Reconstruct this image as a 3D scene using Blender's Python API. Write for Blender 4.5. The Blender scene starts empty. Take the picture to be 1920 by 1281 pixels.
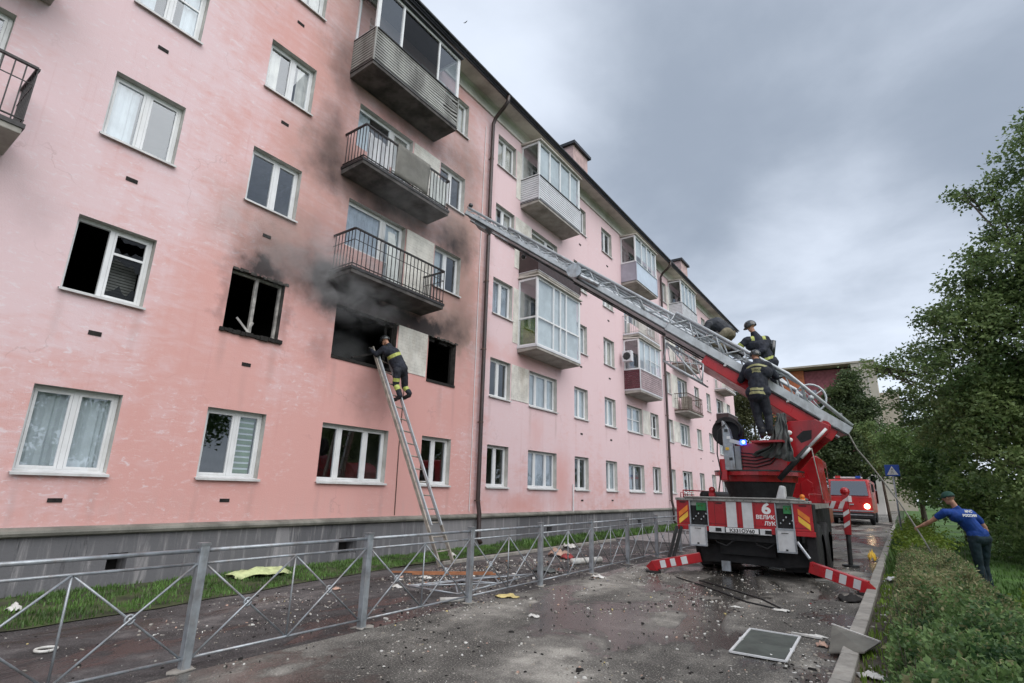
import bpy, bmesh, math, random
import numpy as np
from mathutils import Vector, Matrix, noise as mnoise
random.seed(7); RNG = np.random.default_rng(7)
S = bpy.context.scene
COL = S.collection
R = math.radians
# ------------------------------------------------------------ camera, sky, sun, exposure
cam = bpy.data.objects.new('camera', bpy.data.cameras.new('camera')); COL.objects.link(cam); S.camera = cam
def cam_setup():
    yaw, pitch, roll = R(-35.26456813), R(15.41511859), R(1.51791999)
    F = Vector((math.sin(yaw)*math.cos(pitch), math.cos(yaw)*math.cos(pitch), math.sin(pitch)))
    r0 = Vector((math.cos(yaw), -math.sin(yaw), 0)); u0 = r0.cross(F)
    r = r0*math.cos(roll)+u0*math.sin(roll); u = -r0*math.sin(roll)+u0*math.cos(roll)
    m = Matrix((r, u, -F)).transposed().to_4x4(); m.translation = Vector((10.38632, 0, 1.61938))
    cam.matrix_world = m
cam_setup()
cam.data.sensor_width = 36; cam.data.lens = 1010.4715/1920*36; cam.data.clip_start = .05; cam.data.clip_end = 3000
S.render.resolution_x = 1024; S.render.resolution_y = 683
S.view_settings.view_transform = 'Standard'; S.view_settings.look = 'None'
S.view_settings.exposure = 0.95; S.view_settings.gamma = 1; S.view_settings.use_curve_mapping = False
SUNV = Vector((0.72, -0.28, 0.80)).normalized()
sun = bpy.data.objects.new('sun', bpy.data.lights.new('sun', 'SUN')); COL.objects.link(sun)
sun.data.energy = 1.5; sun.data.angle = R(75); sun.data.color = (1, .97, .93)
sun.rotation_euler = SUNV.to_track_quat('Z', 'Y').to_euler()

class NT:
    def __init__(s, tree): s.t = tree; s.l = tree.links
    def n(s, ty, ins=None, **kw):
        nd = s.t.nodes.new(ty)
        for k, v in kw.items(): setattr(nd, k, v)
        for k, v in (ins or {}).items():
            sock = nd.inputs[k]
            if isinstance(v, bpy.types.NodeSocket): s.l.new(v, sock)
            elif isinstance(v, bpy.types.Node): s.l.new(v.outputs[0], sock)
            else: sock.default_value = v
        return nd
    def m(s, op, a, b=0.0, c=None, clamp=False):
        i = {0: a, 1: b}
        if c is not None: i[2] = c
        nd = s.n('ShaderNodeMath', i, operation=op); nd.use_clamp = clamp
        return nd.outputs[0]
    def mix(s, f, a, b, mode='MIX'):
        nd = s.n('ShaderNodeMix', {0: f, 6: a, 7: b}, data_type='RGBA', blend_type=mode)
        return nd.outputs[2]
    def noise(s, vec, scale, detail=4, rough=.55, dist=0):
        nd = s.n('ShaderNodeTexNoise', {'Vector': vec, 'Scale': scale, 'Detail': detail, 'Roughness': rough, 'Distortion': dist})
        return nd.outputs[0]
    def ramp(s, fac, lo, hi, a=0.0, b=1.0):
        return s.n('ShaderNodeMapRange', {0: fac, 1: lo, 2: hi, 3: a, 4: b}, interpolation_type='SMOOTHSTEP').outputs[0]
    def mapv(s, vec, scale, loc=(0, 0, 0), rot=(0, 0, 0)):
        return s.n('ShaderNodeMapping', {0: vec, 1: loc, 2: rot, 3: scale}).outputs[0]
def C4(c): return (c[0], c[1], c[2], 1)

w = bpy.data.worlds.new('World'); S.world = w; w.use_nodes = True
def make_world():
    t = w.node_tree; t.nodes.clear(); N = NT(t)
    sky = N.n('ShaderNodeTexSky'); sky.sky_type = 'NISHITA'; sky.sun_disc = False
    sky.sun_elevation = math.asin(SUNV.z); sky.sun_rotation = math.atan2(SUNV.x, SUNV.y)
    tc = N.n('ShaderNodeTexCoord').outputs[0]
    sx = N.n('ShaderNodeSeparateXYZ', {0: tc})
    zz = N.m('MAXIMUM', sx.outputs[2], 0.0); zc = N.m('ADD', zz, 0.22)
    p = N.n('ShaderNodeCombineXYZ', {0: N.m('DIVIDE', sx.outputs[0], zc), 1: N.m('DIVIDE', sx.outputs[1], zc), 2: 0.0}).outputs[0]
    a = N.noise(N.mapv(p, (1, 1, 1), (3.1, 1.7, 0)), 0.9, 5, .5, .3)
    b = N.noise(N.mapv(p, (1, 1, 1), (7.3, 2.2, 0)), 2.6, 6, .55, .2)
    base = N.m('ADD', N.m('MULTIPLY', a, .64), N.m('MULTIPLY', b, .36))
    # broad structure of the cloud deck: lighter towards the building side, a heavy bank over the street, a bright gap low down
    def lobe(d, w0, w1):
        d = Vector(d).normalized()
        dp = N.n('ShaderNodeVectorMath', {0: tc, 1: tuple(d)}, operation='DOT_PRODUCT').outputs[1]
        return N.ramp(dp, w0, w1)
    light = lobe((-.62, .62, .55), .30, 1.0)
    bank = lobe((-.02, .80, .58), .86, .995)
    gap = lobe((-.02, .97, .27), .955, .998)
    v = N.m('ADD', base, N.m('MULTIPLY', light, .10))
    v = N.m('SUBTRACT', v, N.m('MULTIPLY', bank, .24))
    v = N.m('ADD', v, N.m('MULTIPLY', gap, .20))
    v = N.m('ADD', v, N.ramp(sx.outputs[2], .35, -.02, 0, .10))
    f = N.ramp(v, .28, .74)
    col = N.mix(f, (.205, .238, .290, 1), (.505, .550, .625, 1))
    bg1 = N.n('ShaderNodeBackground', {0: col, 1: .92})
    bg2 = N.n('ShaderNodeBackground', {0: sky.outputs[0], 1: .10})
    mx = N.n('ShaderNodeMixShader', {0: .93, 1: bg2.outputs[0], 2: bg1.outputs[0]})
    N.n('ShaderNodeOutputWorld', {0: mx.outputs[0]})
make_world()

# ------------------------------------------------------------ materials
MATS = {}
def new_mat(name):
    m = bpy.data.materials.new(name); m.use_nodes = True; m.node_tree.nodes.clear(); MATS[name] = m
    return m, NT(m.node_tree)
def finish(N, bsdf, disp=None):
    N.n('ShaderNodeOutputMaterial', {0: bsdf})
def bump(N, h, strength=.3, dist=.01):
    return N.n('ShaderNodeBump', {'Height': h, 'Strength': strength, 'Distance': dist}).outputs[0]
def simple(name, col, rough=.6, var=.18, scale=3., metal=0., coat=0., bmp=0., bs=60., dirt=None, spec=.5, streak=False):
    m, N = new_mat(name)
    oc = N.n('ShaderNodeTexCoord').outputs[3]
    vec = N.mapv(oc, (1, 1, .18)) if streak else oc
    f = N.noise(vec, scale, 5, .6)
    c1 = tuple(x*(1-var) for x in col); c2 = tuple(min(1, x*(1+var)) for x in col)
    c = N.mix(N.ramp(f, .32, .68), C4(c1), C4(c2))
    if dirt:
        dcol, amt, ds = dirt
        f2 = N.noise(N.mapv(oc, (1, 1, .3), (5, 3, 1)), ds, 6, .65)
        c = N.mix(N.m('MULTIPLY', N.ramp(f2, .45, .72), amt), c, C4(dcol))
    r = N.ramp(N.noise(oc, scale*2.3, 3), .3, .7, max(0, rough-.08), min(1, rough+.08))
    ins = {'Base Color': c, 'Roughness': r, 'Metallic': metal, 'Coat Weight': coat, 'Coat Roughness': .08, 'Specular IOR Level': spec}
    if bmp: ins['Normal'] = bump(N, N.noise(oc, bs, 4, .6), bmp, .01)
    finish(N, N.n('ShaderNodeBsdfPrincipled', ins).outputs[0])
    return m
def glass_mat(name, ior=1.9, tint=.8, rough=0.0, col=(.9, .95, 1)):
    m, N = new_mat(name)
    oc = N.n('ShaderNodeTexCoord').outputs[3]
    nm = bump(N, N.noise(oc, 1.3, 1), .15, .012)
    f0 = ((ior-1)/(ior+1))**2
    fc = N.n('ShaderNodeLayerWeight', {0: .5, 1: nm}).outputs[1]      # two sided Schlick reflectance
    fr = N.m('ADD', N.m('MULTIPLY', N.m('POWER', fc, 5.0), 1-f0), f0, clamp=True)
    tr = N.n('ShaderNodeBsdfTransparent', {0: C4(tuple(x*tint for x in col))}).outputs[0]
    gl = N.n('ShaderNodeBsdfGlossy', {0: C4(col), 1: rough, 'Normal': nm}).outputs[0]
    finish(N, N.n('ShaderNodeMixShader', {0: fr, 1: tr, 2: gl}).outputs[0])
    return m
# soot and smoke stains, with some painted shading behind the ladder: (y, z, ry, rz, strength) black, then brown scorching
SOOT_SHADING = [(5.6, 5.93, .75, .30, .9), (5.55, 6.35, .95, .8, .45), (7.6, 6.1, 1.1, .8, 1.2), (6.8, 6.2, 1.0, .8, .5), (9.2, 6.0, 1.7, .6, 1.3), (6.75, 7.0, .9, 1.0, .35), (10.4, 6.0, .8, .5, .6),
        (6.75, 9.5, .75, 1.3, .66), (6.85, 12.4, .7, 1.2, .5), (7.0, 11.0, .6, 1.1, .3), (11.3, 6.1, .9, .6, .75), (12.0, 6.4, .7, 1.0, .30), (11.5, 9.0, 1.1, .9, .90),
        (8.8, 8.85, 2.5, .75, .85), (9.4, 11.75, 2.6, .6, .6), (8.65, 3.9, .8, 1.2, .42), (11.9, 11.8, 1.0, 1.4, .28), (7.2, 4.5, .4, .5, .3), (9.0, 7.6, 2.2, .9, .3), (9, 10.4, 2.2, .8, .3),  # the low blob below the big opening is mild shading where the ladder climbs
        (4.88, 5.2, .2, .7, .5), (6.2, 5.0, .18, .7, .4), (1.9, 5.6, .4, .5, .12)]
SCORCH = [(11.7, 6.7, 1.6, 2.0, .95), (12.0, 9.2, 1.4, 1.7, .8), (5.6, 6.8, 1.5, 1.3, .75), (9.0, 9.3, 3.4, 1.2, .7), (9.0, 6.2, 3.6, .9, .8), (11.7, 11.6, 1.7, 2.6, .72), (8.6, 13.3, 3.4, 1.6, .45), (9.0, 7.8, 3.0, 1.4, .5),
          (6.9, 11.6, 1.2, 2.6, .45), (11.6, 5.95, .9, .4, 1.0), (8.8, 14.3, 3.6, .8, .4), (6.4, 9.0, 1.3, 2.0, .4)]
STREAK = [(2.5, 1.2, .07, .45, .6), (3.45, 1.25, .08, .4, .7), (5.0, 1.1, .07, .5, .6), (6.05, 1.2, .09, .45, .8), (7.55, 1.2, .08, .45, .6), (9.35, 1.15, .10, .5, .8), (10.7, 1.2, .07, .4, .6), (11.75, 1.2, .09, .45, .8), (5.0, 4.1, .10, .5, .8), (6.05, 4.05, .12, .6, .9),
          (2.45, 4.1, .08, .5, .6), (3.5, 4.1, .09, .5, .6), (7.6, 4.0, .10, .6, .8), (9.7, 4.05, .12, .6, .7), (11.2, 4.0, .14, .6, .8), (11.8, 3.9, .08, .7, .8), (5.05, 6.95, .08, .4, .5), (6.0, 6.9, .08, .5, .6), (5.53, 3.3, .10, .7, .5), (12.6, 4.2, .12, 3.0, .6),
          (13.55, 4.1, .09, .5, .7), (17.7, 4.0, .10, .6, .8), (15.9, 4.0, .10, .8, .8), (19.3, 4.1, .08, .5, .6), (22.1, 4.1, .1, .5, .6), (24.6, 4.0, .1, .6, .6)]
SALMON = [(18.1, 2.0, .9, 1.4, 1.0), (15.3, 1.2, 2.2, .45, .9), (15.3, 6.0, 2.6, .45, .6), (16.3, 3.6, .6, 1.0, .5), (26.0, 6.1, 1.6, .4, .4), (13.4, 6.0, .5, .5, .4), (9.8, 2.4, 3.0, 1.6, .5), (8.6, 4.2, 2.4, .6, .5), (5.6, 1.6, 1.6, .7, .5), (12.5, 3.0, .5, 2.2, -.3)]
def blobs(N, yv, zv, lst):
    tot = None
    P = N.n('ShaderNodeCombineXYZ', {0: yv, 1: zv, 2: 0.0}).outputs[0]
    for (cy, cz, ry, rz, st) in lst:
        q = N.n('ShaderNodeVectorMath', {0: P, 1: (cy, cz, 0)}, operation='SUBTRACT').outputs[0]
        q = N.n('ShaderNodeVectorMath', {0: q, 1: (1/ry, 1/rz, 0)}, operation='MULTIPLY').outputs[0]
        l = N.n('ShaderNodeVectorMath', {0: q}, operation='LENGTH').outputs[1]
        v = N.ramp(l, 1.25, .1, 0, st)
        tot = v if tot is None else N.m('ADD', tot, v)
    return tot
def facade_mat():
    m, N = new_mat('pink_render')
    oc = N.n('ShaderNodeTexCoord').outputs[3]
    sx = N.n('ShaderNodeSeparateXYZ', {0: oc})
    wob = N.noise(oc, 1.6, 4, .6)
    y = N.m('ADD', sx.outputs[1], N.m('MULTIPLY', N.m('SUBTRACT', wob, .5), 1.0))
    wob2 = N.noise(N.mapv(oc, (1, 1, 1), (4, 9, 2)), 1.9, 4, .6)
    z = N.m('ADD', sx.outputs[2], N.m('MULTIPLY', N.m('SUBTRACT', wob2, .5), .9))
    # weathering: salmon paint fading to pale pink, brushed diagonal patches
    big = N.noise(N.mapv(oc, (1, 1, 1), (2, 0.6, 5)), .33, 4, .6)
    brush = N.noise(N.mapv(oc, (1, 1.3, 4.5), (0, 0, 0), (R(38), 0, 0)), 1.3, 7, .68, .6)
    drip = N.noise(N.mapv(oc, (1, 2.2, .22), (3, 0, 0)), 1.5, 6, .62)
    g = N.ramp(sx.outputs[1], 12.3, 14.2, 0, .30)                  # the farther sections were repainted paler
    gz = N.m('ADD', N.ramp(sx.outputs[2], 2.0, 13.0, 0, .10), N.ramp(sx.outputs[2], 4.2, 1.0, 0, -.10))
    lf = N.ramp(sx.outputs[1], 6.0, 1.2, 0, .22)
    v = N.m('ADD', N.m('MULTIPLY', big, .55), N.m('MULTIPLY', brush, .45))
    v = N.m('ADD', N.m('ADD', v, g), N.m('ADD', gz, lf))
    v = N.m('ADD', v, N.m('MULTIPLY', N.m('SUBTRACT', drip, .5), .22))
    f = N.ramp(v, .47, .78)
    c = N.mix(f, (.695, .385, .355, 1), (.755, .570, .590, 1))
    # flaked light patches
    fl = N.noise(N.mapv(oc, (1, 1.2, 2.6), (8, 1, 2), (R(35), 0, 0)), 4.5, 8, .75, .8)
    msk = N.m('MULTIPLY', N.ramp(fl, .53, .66), N.ramp(N.m('ADD', big, lf), .46, .62))
    c = N.mix(N.m('MULTIPLY', msk, .8), c, (.78, .67, .70, 1))
    # darker rain streaks and faint roller bands
    st = N.ramp(N.noise(N.mapv(oc, (1, 5, .12), (1, 2, 7)), 1.6, 6, .7), .55, .8)
    c = N.mix(N.m('MULTIPLY', st, .30), c, (.55, .25, .24, 1))
    spots = N.ramp(N.noise(oc, 9, 6, .7), .62, .78)
    c = N.mix(N.m('MULTIPLY', spots, .25), c, (.52, .26, .25, 1))
    low = N.m('MULTIPLY', N.ramp(z, 1.75, 1.0), N.ramp(N.noise(N.mapv(oc, (1, 3, .5)), 2, 5, .7), .4, .7))
    c = N.mix(N.m('MULTIPLY', low, .45), c, (.62, .40, .38, 1))
    c = N.mix(N.m('MULTIPLY', N.m('MINIMUM', N.m('MAXIMUM', blobs(N, y, z, SALMON), 0.0), 1.0), .75), c, (.69, .36, .33, 1))
    sk = N.m('MULTIPLY', N.m('MINIMUM', blobs(N, N.m('ADD', sx.outputs[1], N.m('MULTIPLY', N.m('SUBTRACT', wob, .5), .18)), sx.outputs[2], STREAK), 1.0), N.ramp(drip, .25, .7, .5, 1.0))
    c = N.mix(N.m('MULTIPLY', sk, .42), c, (.42, .27, .25, 1))
    vo = N.n('ShaderNodeTexVoronoi', {'Vector': N.n('ShaderNodeVectorMath', {0: oc, 1: N.n('ShaderNodeVectorMath', {0: N.n('ShaderNodeTexNoise', {'Vector': oc, 'Scale': 2.3, 'Detail': 6}).outputs[1], 1: (.9, .9, .9)}, operation='MULTIPLY').outputs[0]}, operation='ADD').outputs[0], 'Scale': .55}, feature='DISTANCE_TO_EDGE').outputs[0]
    crk = N.m('MULTIPLY', N.ramp(vo, .010, .002), N.ramp(N.noise(oc, .8, 3), .50, .62))
    c = N.mix(N.m('MULTIPLY', crk, .22), c, (.36, .20, .19, 1))
    sc = N.m('MINIMUM', N.m('MULTIPLY', blobs(N, y, z, SCORCH), N.ramp(N.noise(N.mapv(oc, (1, 1.4, .8)), 1.3, 4, .5), .2, .8, .75, 1.1)), 1.0)
    c = N.mix(N.m('MULTIPLY', sc, .72), c, (.30, .225, .185, 1))
    so = N.m('MULTIPLY', blobs(N, y, z, SOOT_SHADING), N.ramp(N.noise(oc, 1.7, 6, .55), .25, .75, .68, 1.12))
    so = N.m('MINIMUM', so, 1.0)
    c = N.mix(N.m('MULTIPLY', so, .96), c, (.040, .036, .038, 1))
    hgt = N.m('ADD', N.m('MULTIPLY', N.noise(oc, 42, 5, .7), .6), N.m('MULTIPLY', brush, .5))
    nm = bump(N, hgt, .5, .014)
    finish(N, N.n('ShaderNodeBsdfPrincipled', {'Base Color': c, 'Roughness': .88, 'Normal': nm, 'Specular IOR Level': .25}).outputs[0])
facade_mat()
def plinth_mat():
    m, N = new_mat('plinth_render')
    oc = N.n('ShaderNodeTexCoord').outputs[3]
    st = N.noise(N.mapv(oc, (1, 2.6, .22)), 2.2, 7, .72, .4)
    pt = N.n('ShaderNodeTexVoronoi', {'Vector': N.mapv(oc, (1, 1, .15)), 'Scale': .45}, feature='F1').outputs['Color']
    pg = N.n('ShaderNodeSeparateColor', {0: pt}).outputs[0]
    c = N.mix(N.ramp(pg, .2, .8), (.12, .12, .13, 1), (.25, .245, .255, 1))
    c = N.mix(N.ramp(st, .5, .72), c, (.36, .345, .35, 1))
    c = N.mix(N.ramp(N.noise(N.mapv(oc, (1, 2.2, .25), (4, 4, 4)), 2, 7, .72, .4), .58, .70), c, (.04, .04, .045, 1))
    nm = bump(N, N.noise(oc, 30, 5, .7), .4, .012)
    finish(N, N.n('ShaderNodeBsdfPrincipled', {'Base Color': c, 'Roughness': .82, 'Normal': nm}).outputs[0])
plinth_mat()
def road_mat(name, base, light, dark, wet=.5, scale=1.0, chips=True):
    m, N = new_mat(name)
    oc = N.n('ShaderNodeTexCoord').outputs[3]
    big = N.noise(N.mapv(oc, (1, .45, 1), (1, 3, 0)), .55*scale, 6, .62, .5)
    mid = N.noise(oc, 2.2*scale, 7, .68, .3)
    v = N.m('ADD', N.m('MULTIPLY', big, .65), N.m('MULTIPLY', mid, .35))
    c = N.mix(N.ramp(v, .42, .56), C4(dark), C4(base))
    c = N.mix(N.ramp(v, .52, .64), c, C4(light))
    fine = N.noise(oc, 55, 4, .75)
    c = N.mix(N.m('MULTIPLY', N.ramp(fine, .52, .7), .5), c, tuple(min(1, x*2.3) for x in light)+(1,))
    c = N.mix(N.m('MULTIPLY', N.ramp(fine, .46, .3), .7), c, tuple(x*.4 for x in dark)+(1,))
    wn = N.noise(N.mapv(oc, (1, .5, 1), (9, 1, 0)), .7*scale, 5, .6, .8)
    wm = N.m('MULTIPLY', N.ramp(wn, .62-wet*.22, .70-wet*.22), 1.0)
    c = N.mix(N.m('MULTIPLY', wm, .62), c, tuple(x*.42 for x in dark)+(1,))
    rust = 0.0 if 'path' in name else N.ramp(N.noise(N.mapv(oc, (1, 1, 1), (2, 8, 0)), 1.1, 6, .7), .60, .74)
    c = N.mix(N.m('MULTIPLY', rust, .25), c, (.10, .055, .045, 1))
    r = N.m('SUBTRACT', .92, N.m('MULTIPLY', wm, .72))
    h = N.m('MULTIPLY', N.m('ADD', N.m('MULTIPLY', fine, .8), N.noise(oc, 8, 5, .7)), N.m('SUBTRACT', 1.0, N.m('MULTIPLY', wm, .8)))
    nm = bump(N, h, .55, .02)
    finish(N, N.n('ShaderNodeBsdfPrincipled', {'Base Color': c, 'Roughness': r, 'Normal': nm}).outputs[0])
road_mat('asphalt', (.185, .173, .155), (.40, .375, .335), (.065, .060, .054), .70)
road_mat('path_asphalt', (.080, .073, .073), (.17, .155, .15), (.034, .030, .030), .45, 1.6)
road_mat('verge_dirt', (.075, .062, .045), (.15, .12, .09), (.035, .028, .02), .1, 2.)
simple('ground_earth', (.035, .06, .018), .95, .5, .8, bmp=.6, bs=14)
simple('lawn', (.052, .115, .018), .95, .4, .5, bmp=.8, bs=30)
simple('grass_soil', (.048, .062, .022), .95, .6, 2.2, bmp=.8, bs=30, dirt=((.05, .04, .035), .8, 2.5))
simple('grass_blade', (.075, .150, .030), .6, .5, 1.3)
simple('weed_blade', (.16, .26, .03), .6, .4, 1.3)
simple('pavement', (.21, .20, .20), .45, .25, 1.3, bmp=.3)
simple('kerb_concrete', (.34, .32, .29), .85, .22, 4, bmp=.5, bs=50, dirt=((.12, .10, .08), .6, 3))
simple('ledge_render', (.205, .20, .175), .8, .25, 2, bmp=.5, bs=40, dirt=((.06, .06, .05), .6, 2))
simple('cornice', (.60, .60, .55), .8, .12, 1, bmp=.2, dirt=((.35, .30, .25), .35, .7))
simple('soffit', (.55, .52, .47), .8, .15, 1, dirt=((.12, .09, .07), .45, .7))
simple('roof_metal', (.022, .024, .030), .45, .3, 2)
simple('chimney_pink', (.50, .36, .35), .9, .15, 3, bmp=.3)
simple('white_brick_paint', (.70, .68, .63), .85, .14, 2.2, bmp=.5, bs=25, dirt=((.42, .34, .26), .4, 1.6))
simple('reveal_white', (.50, .49, .46), .8, .15, 3, dirt=((.25, .2, .16), .4, 3))
simple('reveal_burnt', (.06, .055, .05), .9, .5, 5, bmp=.6)
simple('pvc_white', (.74, .75, .76), .35, .05, 3, dirt=((.45, .42, .38), .25, 5))
simple('pvc_sooty', (.36, .34, .32), .5, .4, 5, dirt=((.05, .05, .05), .9, 6))
simple('wood_frame_paint', (.42, .42, .38), .6, .25, 5, dirt=((.15, .12, .1), .6, 6))
simple('sill_metal', (.62, .62, .62), .4, .1, 3, dirt=((.3, .26, .22), .4, 3))
simple('curtain', (.55, .58, .57), .9, .12, 2)
simple('curtain_warm', (.62, .57, .48), .9, .2, 2)
simple('curtain_grey', (.40, .43, .46), .9, .2, 2)
simple('curtain_green', (.13, .20, .10), .9, .2, 2)
simple('room_wall', (.26, .24, .21), .9, .3, .8)
simple('room_burnt', (.012, .011, .011), .95, .5, 2, bmp=.5)
simple('slab_concrete', (.36, .34, .31), .85, .18, 2, bmp=.4, dirt=((.14, .12, .10), .6, 2))
simple('slab_sooty', (.088, .080, .076), .9, .4, 2.5, bmp=.4, dirt=((.02, .02, .02), .85, 1.6))
simple('black_iron', (.022, .019, .02), .5, .3, 8)
simple('rust_iron', (.10, .065, .05), .7, .4, 6)
simple('white_iron', (.45, .42, .40), .6, .25, 6)
simple('siding_grey', (.33, .33, .31), .5, .14, 1.5, dirt=((.07, .065, .06), .7, 1.2))
simple('siding_white', (.62, .63, .66), .45, .08, 2)
simple('siding_lilac', (.34, .33, .39), .5, .1, 2)
simple('sheet_blue', (.50, .58, .68), .4, .08, 1.5)
simple('siding_maroon', (.105, .028, .038), .5, .2, 3)
simple('sheet_brown', (.045, .028, .028), .55, .2, 3)
simple('siding_rose', (.36, .27, .28), .5, .2, 3)
simple('downpipe_brown', (.040, .024, .022), .4, .3, 3, coat=.2)
simple('galvanised', (.36, .39, .42), .38, .22, 7, metal=.45, dirt=((.20, .13, .09), .5, 7))
simple('alu_ladder', (.50, .53, .56), .42, .12, 5, metal=.2, dirt=((.16, .15, .14), .4, 5))
simple('alu_dark', (.24, .25, .26), .45, .2, 5, metal=.3)
simple('wood_grey', (.33, .30, .26), .75, .25, 7, bmp=.3, dirt=((.12, .10, .08), .5, 6))
simple('red_paint', (.40, .008, .014), .34, .16, 1.6, coat=.25, dirt=((.12, .015, .016), .5, 2.2))
simple('red_far', (.48, .02, .022), .35, .1, 2, coat=.3)
simple('reflective_white', (.60, .61, .62), .45, .08, 5, dirt=((.35, .33, .3), .3, 5))
simple('orange_mark', (.75, .22, .03), .5, .15, 4)
simple('yellow_mark', (.80, .50, .06), .5, .15, 4)
simple('rubber', (.016, .016, .017), .7, .3, 5, bmp=.4)
simple('black_under', (.010, .010, .011), .7, .4, 3, bmp=.3)
simple('dark_steel', (.045, .046, .048), .45, .3, 5, metal=.4)
simple('chrome', (.6, .6, .6), .2, .1, 5, metal=.9)
simple('deck_plate', (.32, .32, .30), .5, .25, 4, metal=.3, dirt=((.12, .1, .09), .6, 4))
simple('green_box', (.03, .20, .06), .4, .2, 4)
simple('suit_navy', (.016, .019, .030), .85, .35, 6, bmp=.6, bs=18)
simple('suit_pants', (.014, .016, .024), .85, .35, 6, bmp=.6, bs=18)
simple('hivis', (.42, .46, .11), .5, .15, 8)
simple('hivis_dull', (.34, .33, .16), .6, .2, 8)
simple('helmet_dark', (.028, .030, .032), .25, .2, 5, coat=.5)
simple('boot_black', (.014, .013, .013), .5, .3, 8)
simple('glove_dark', (.03, .028, .026), .8, .3, 8)
simple('glove_grey', (.30, .30, .30), .8, .2, 8)
simple('skin', (.46, .24, .16), .55, .08, 12)
simple('hair_dark', (.03, .022, .018), .7, .3, 30)
simple('jacket_charcoal', (.040, .044, .054), .8, .3, 6, bmp=.5, bs=18)
simple('trousers_khaki', (.19, .165, .115), .85, .2, 6, bmp=.5, bs=18)
simple('tshirt_blue', (.006, .045, .24), .85, .18, 4, bmp=.5, bs=12)
simple('trousers_teal', (.006, .021, .030), .85, .3, 5, bmp=.5, bs=12)
simple('cap_green', (.012, .055, .040), .8, .2, 8)
simple('canvas_grey', (.10, .108, .105), .8, .25, 4, bmp=.5, bs=14)
simple('rope_grey', (.32, .31, .28), .8, .2, 20)
simple('bark', (.075, .062, .048), .95, .35, 6, bmp=.9, bs=14)
simple('white_print', (.80, .80, .80), .6, .05, 4)
simple('black_print', (.02, .02, .02), .6, .05, 4)
simple('sign_blue', (.02, .08, .42), .4, .08, 4)
simple('foam_white', (.66, .65, .62), .8, .15, 6, bmp=.4, bs=20, dirt=((.3, .26, .2), .5, 4))
simple('foam_yellow', (.62, .50, .22), .85, .2, 6, bmp=.6, bs=20)
simple('cloth_pink', (.50, .33, .26), .85, .25, 6, bmp=.5, bs=20)
simple('cloth_red', (.30, .05, .05), .85, .25, 6)
simple('cloth_lime', (.52, .58, .30), .85, .2, 8, bmp=.6, bs=25)
simple('plank_orange', (.36, .15, .07), .7, .25, 6)
simple('board_grey', (.15, .145, .125), .7, .2, 3, dirt=((.08, .07, .06), .5, 3))
simple('charred', (.016, .014, .013), .9, .4, 8, bmp=.7, bs=25)
simple('mesh_dark', (.075, .085, .075), .7, .25, 3)
simple('brick_far', (.27, .085, .10), .85, .2, 2)
simple('brick_orange', (.50, .16, .075), .85, .2, 2)
simple('tower_beige', (.42, .375, .32), .85, .12, .5)
simple('wall_far_white', (.50, .47, .44), .85, .12, .5)
simple('brown_far', (.05, .035, .034), .8, .2, .5)
glass_mat('glass', 2.35, .97)
glass_mat('glass_bal', 2.4, .96, .02, (.93, .97, 1))
glass_mat('glass_dirty', 1.5, .45, .12, (.75, .75, .75))
glass_mat('windscreen', 2.6, .35)
def emit_mat(name, col, st):
    m, N = new_mat(name)
    finish(N, N.n('ShaderNodeBsdfPrincipled', {'Base Color': C4(col), 'Emission Color': C4(col), 'Emission Strength': st, 'Roughness': .2}).outputs[0])
emit_mat('beacon_blue', (.03, .10, 1.0), 2.2)
emit_mat('beacon_core', (.5, .65, 1.0), 3.0)
emit_mat('headlight_on', (1.0, .80, .50), 6)
def leaf_mat(name, dark, light, scale=.9):
    m, N = new_mat(name)
    oc = N.n('ShaderNodeTexCoord').outputs[3]
    f = N.noise(oc, scale, 3, .6); g = N.noise(oc, 9, 2, .7)
    c = N.mix(N.ramp(N.m('ADD', N.m('MULTIPLY', f, .6), N.m('MULTIPLY', g, .4)), .38, .62), C4(dark), C4(light))
    b = N.n('ShaderNodeBsdfPrincipled', {'Base Color': c, 'Roughness': .5, 'Specular IOR Level': .4}).outputs[0]
    t = N.n('ShaderNodeBsdfTranslucent', {0: c}).outputs[0]
    finish(N, N.n('ShaderNodeMixShader', {0: .42, 1: b, 2: t}).outputs[0])
leaf_mat('leaf_tree', (.070, .125, .042), (.24, .32, .12))
leaf_mat('leaf_dark', (.060, .120, .040), (.21, .31, .10))
leaf_mat('leaf_far', (.045, .075, .034), (.12, .16, .06), .4)
leaf_mat('leaf_olive', (.045, .055, .022), (.11, .115, .045), .4)
leaf_mat('hedge_dry', (.16, .16, .07), (.44, .42, .23), 2.5)
leaf_mat('hedge_green', (.040, .095, .034), (.22, .34, .12), 2.5)
leaf_mat('leaf_lime', (.10, .17, .02), (.24, .32, .05), 1.5)

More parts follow.
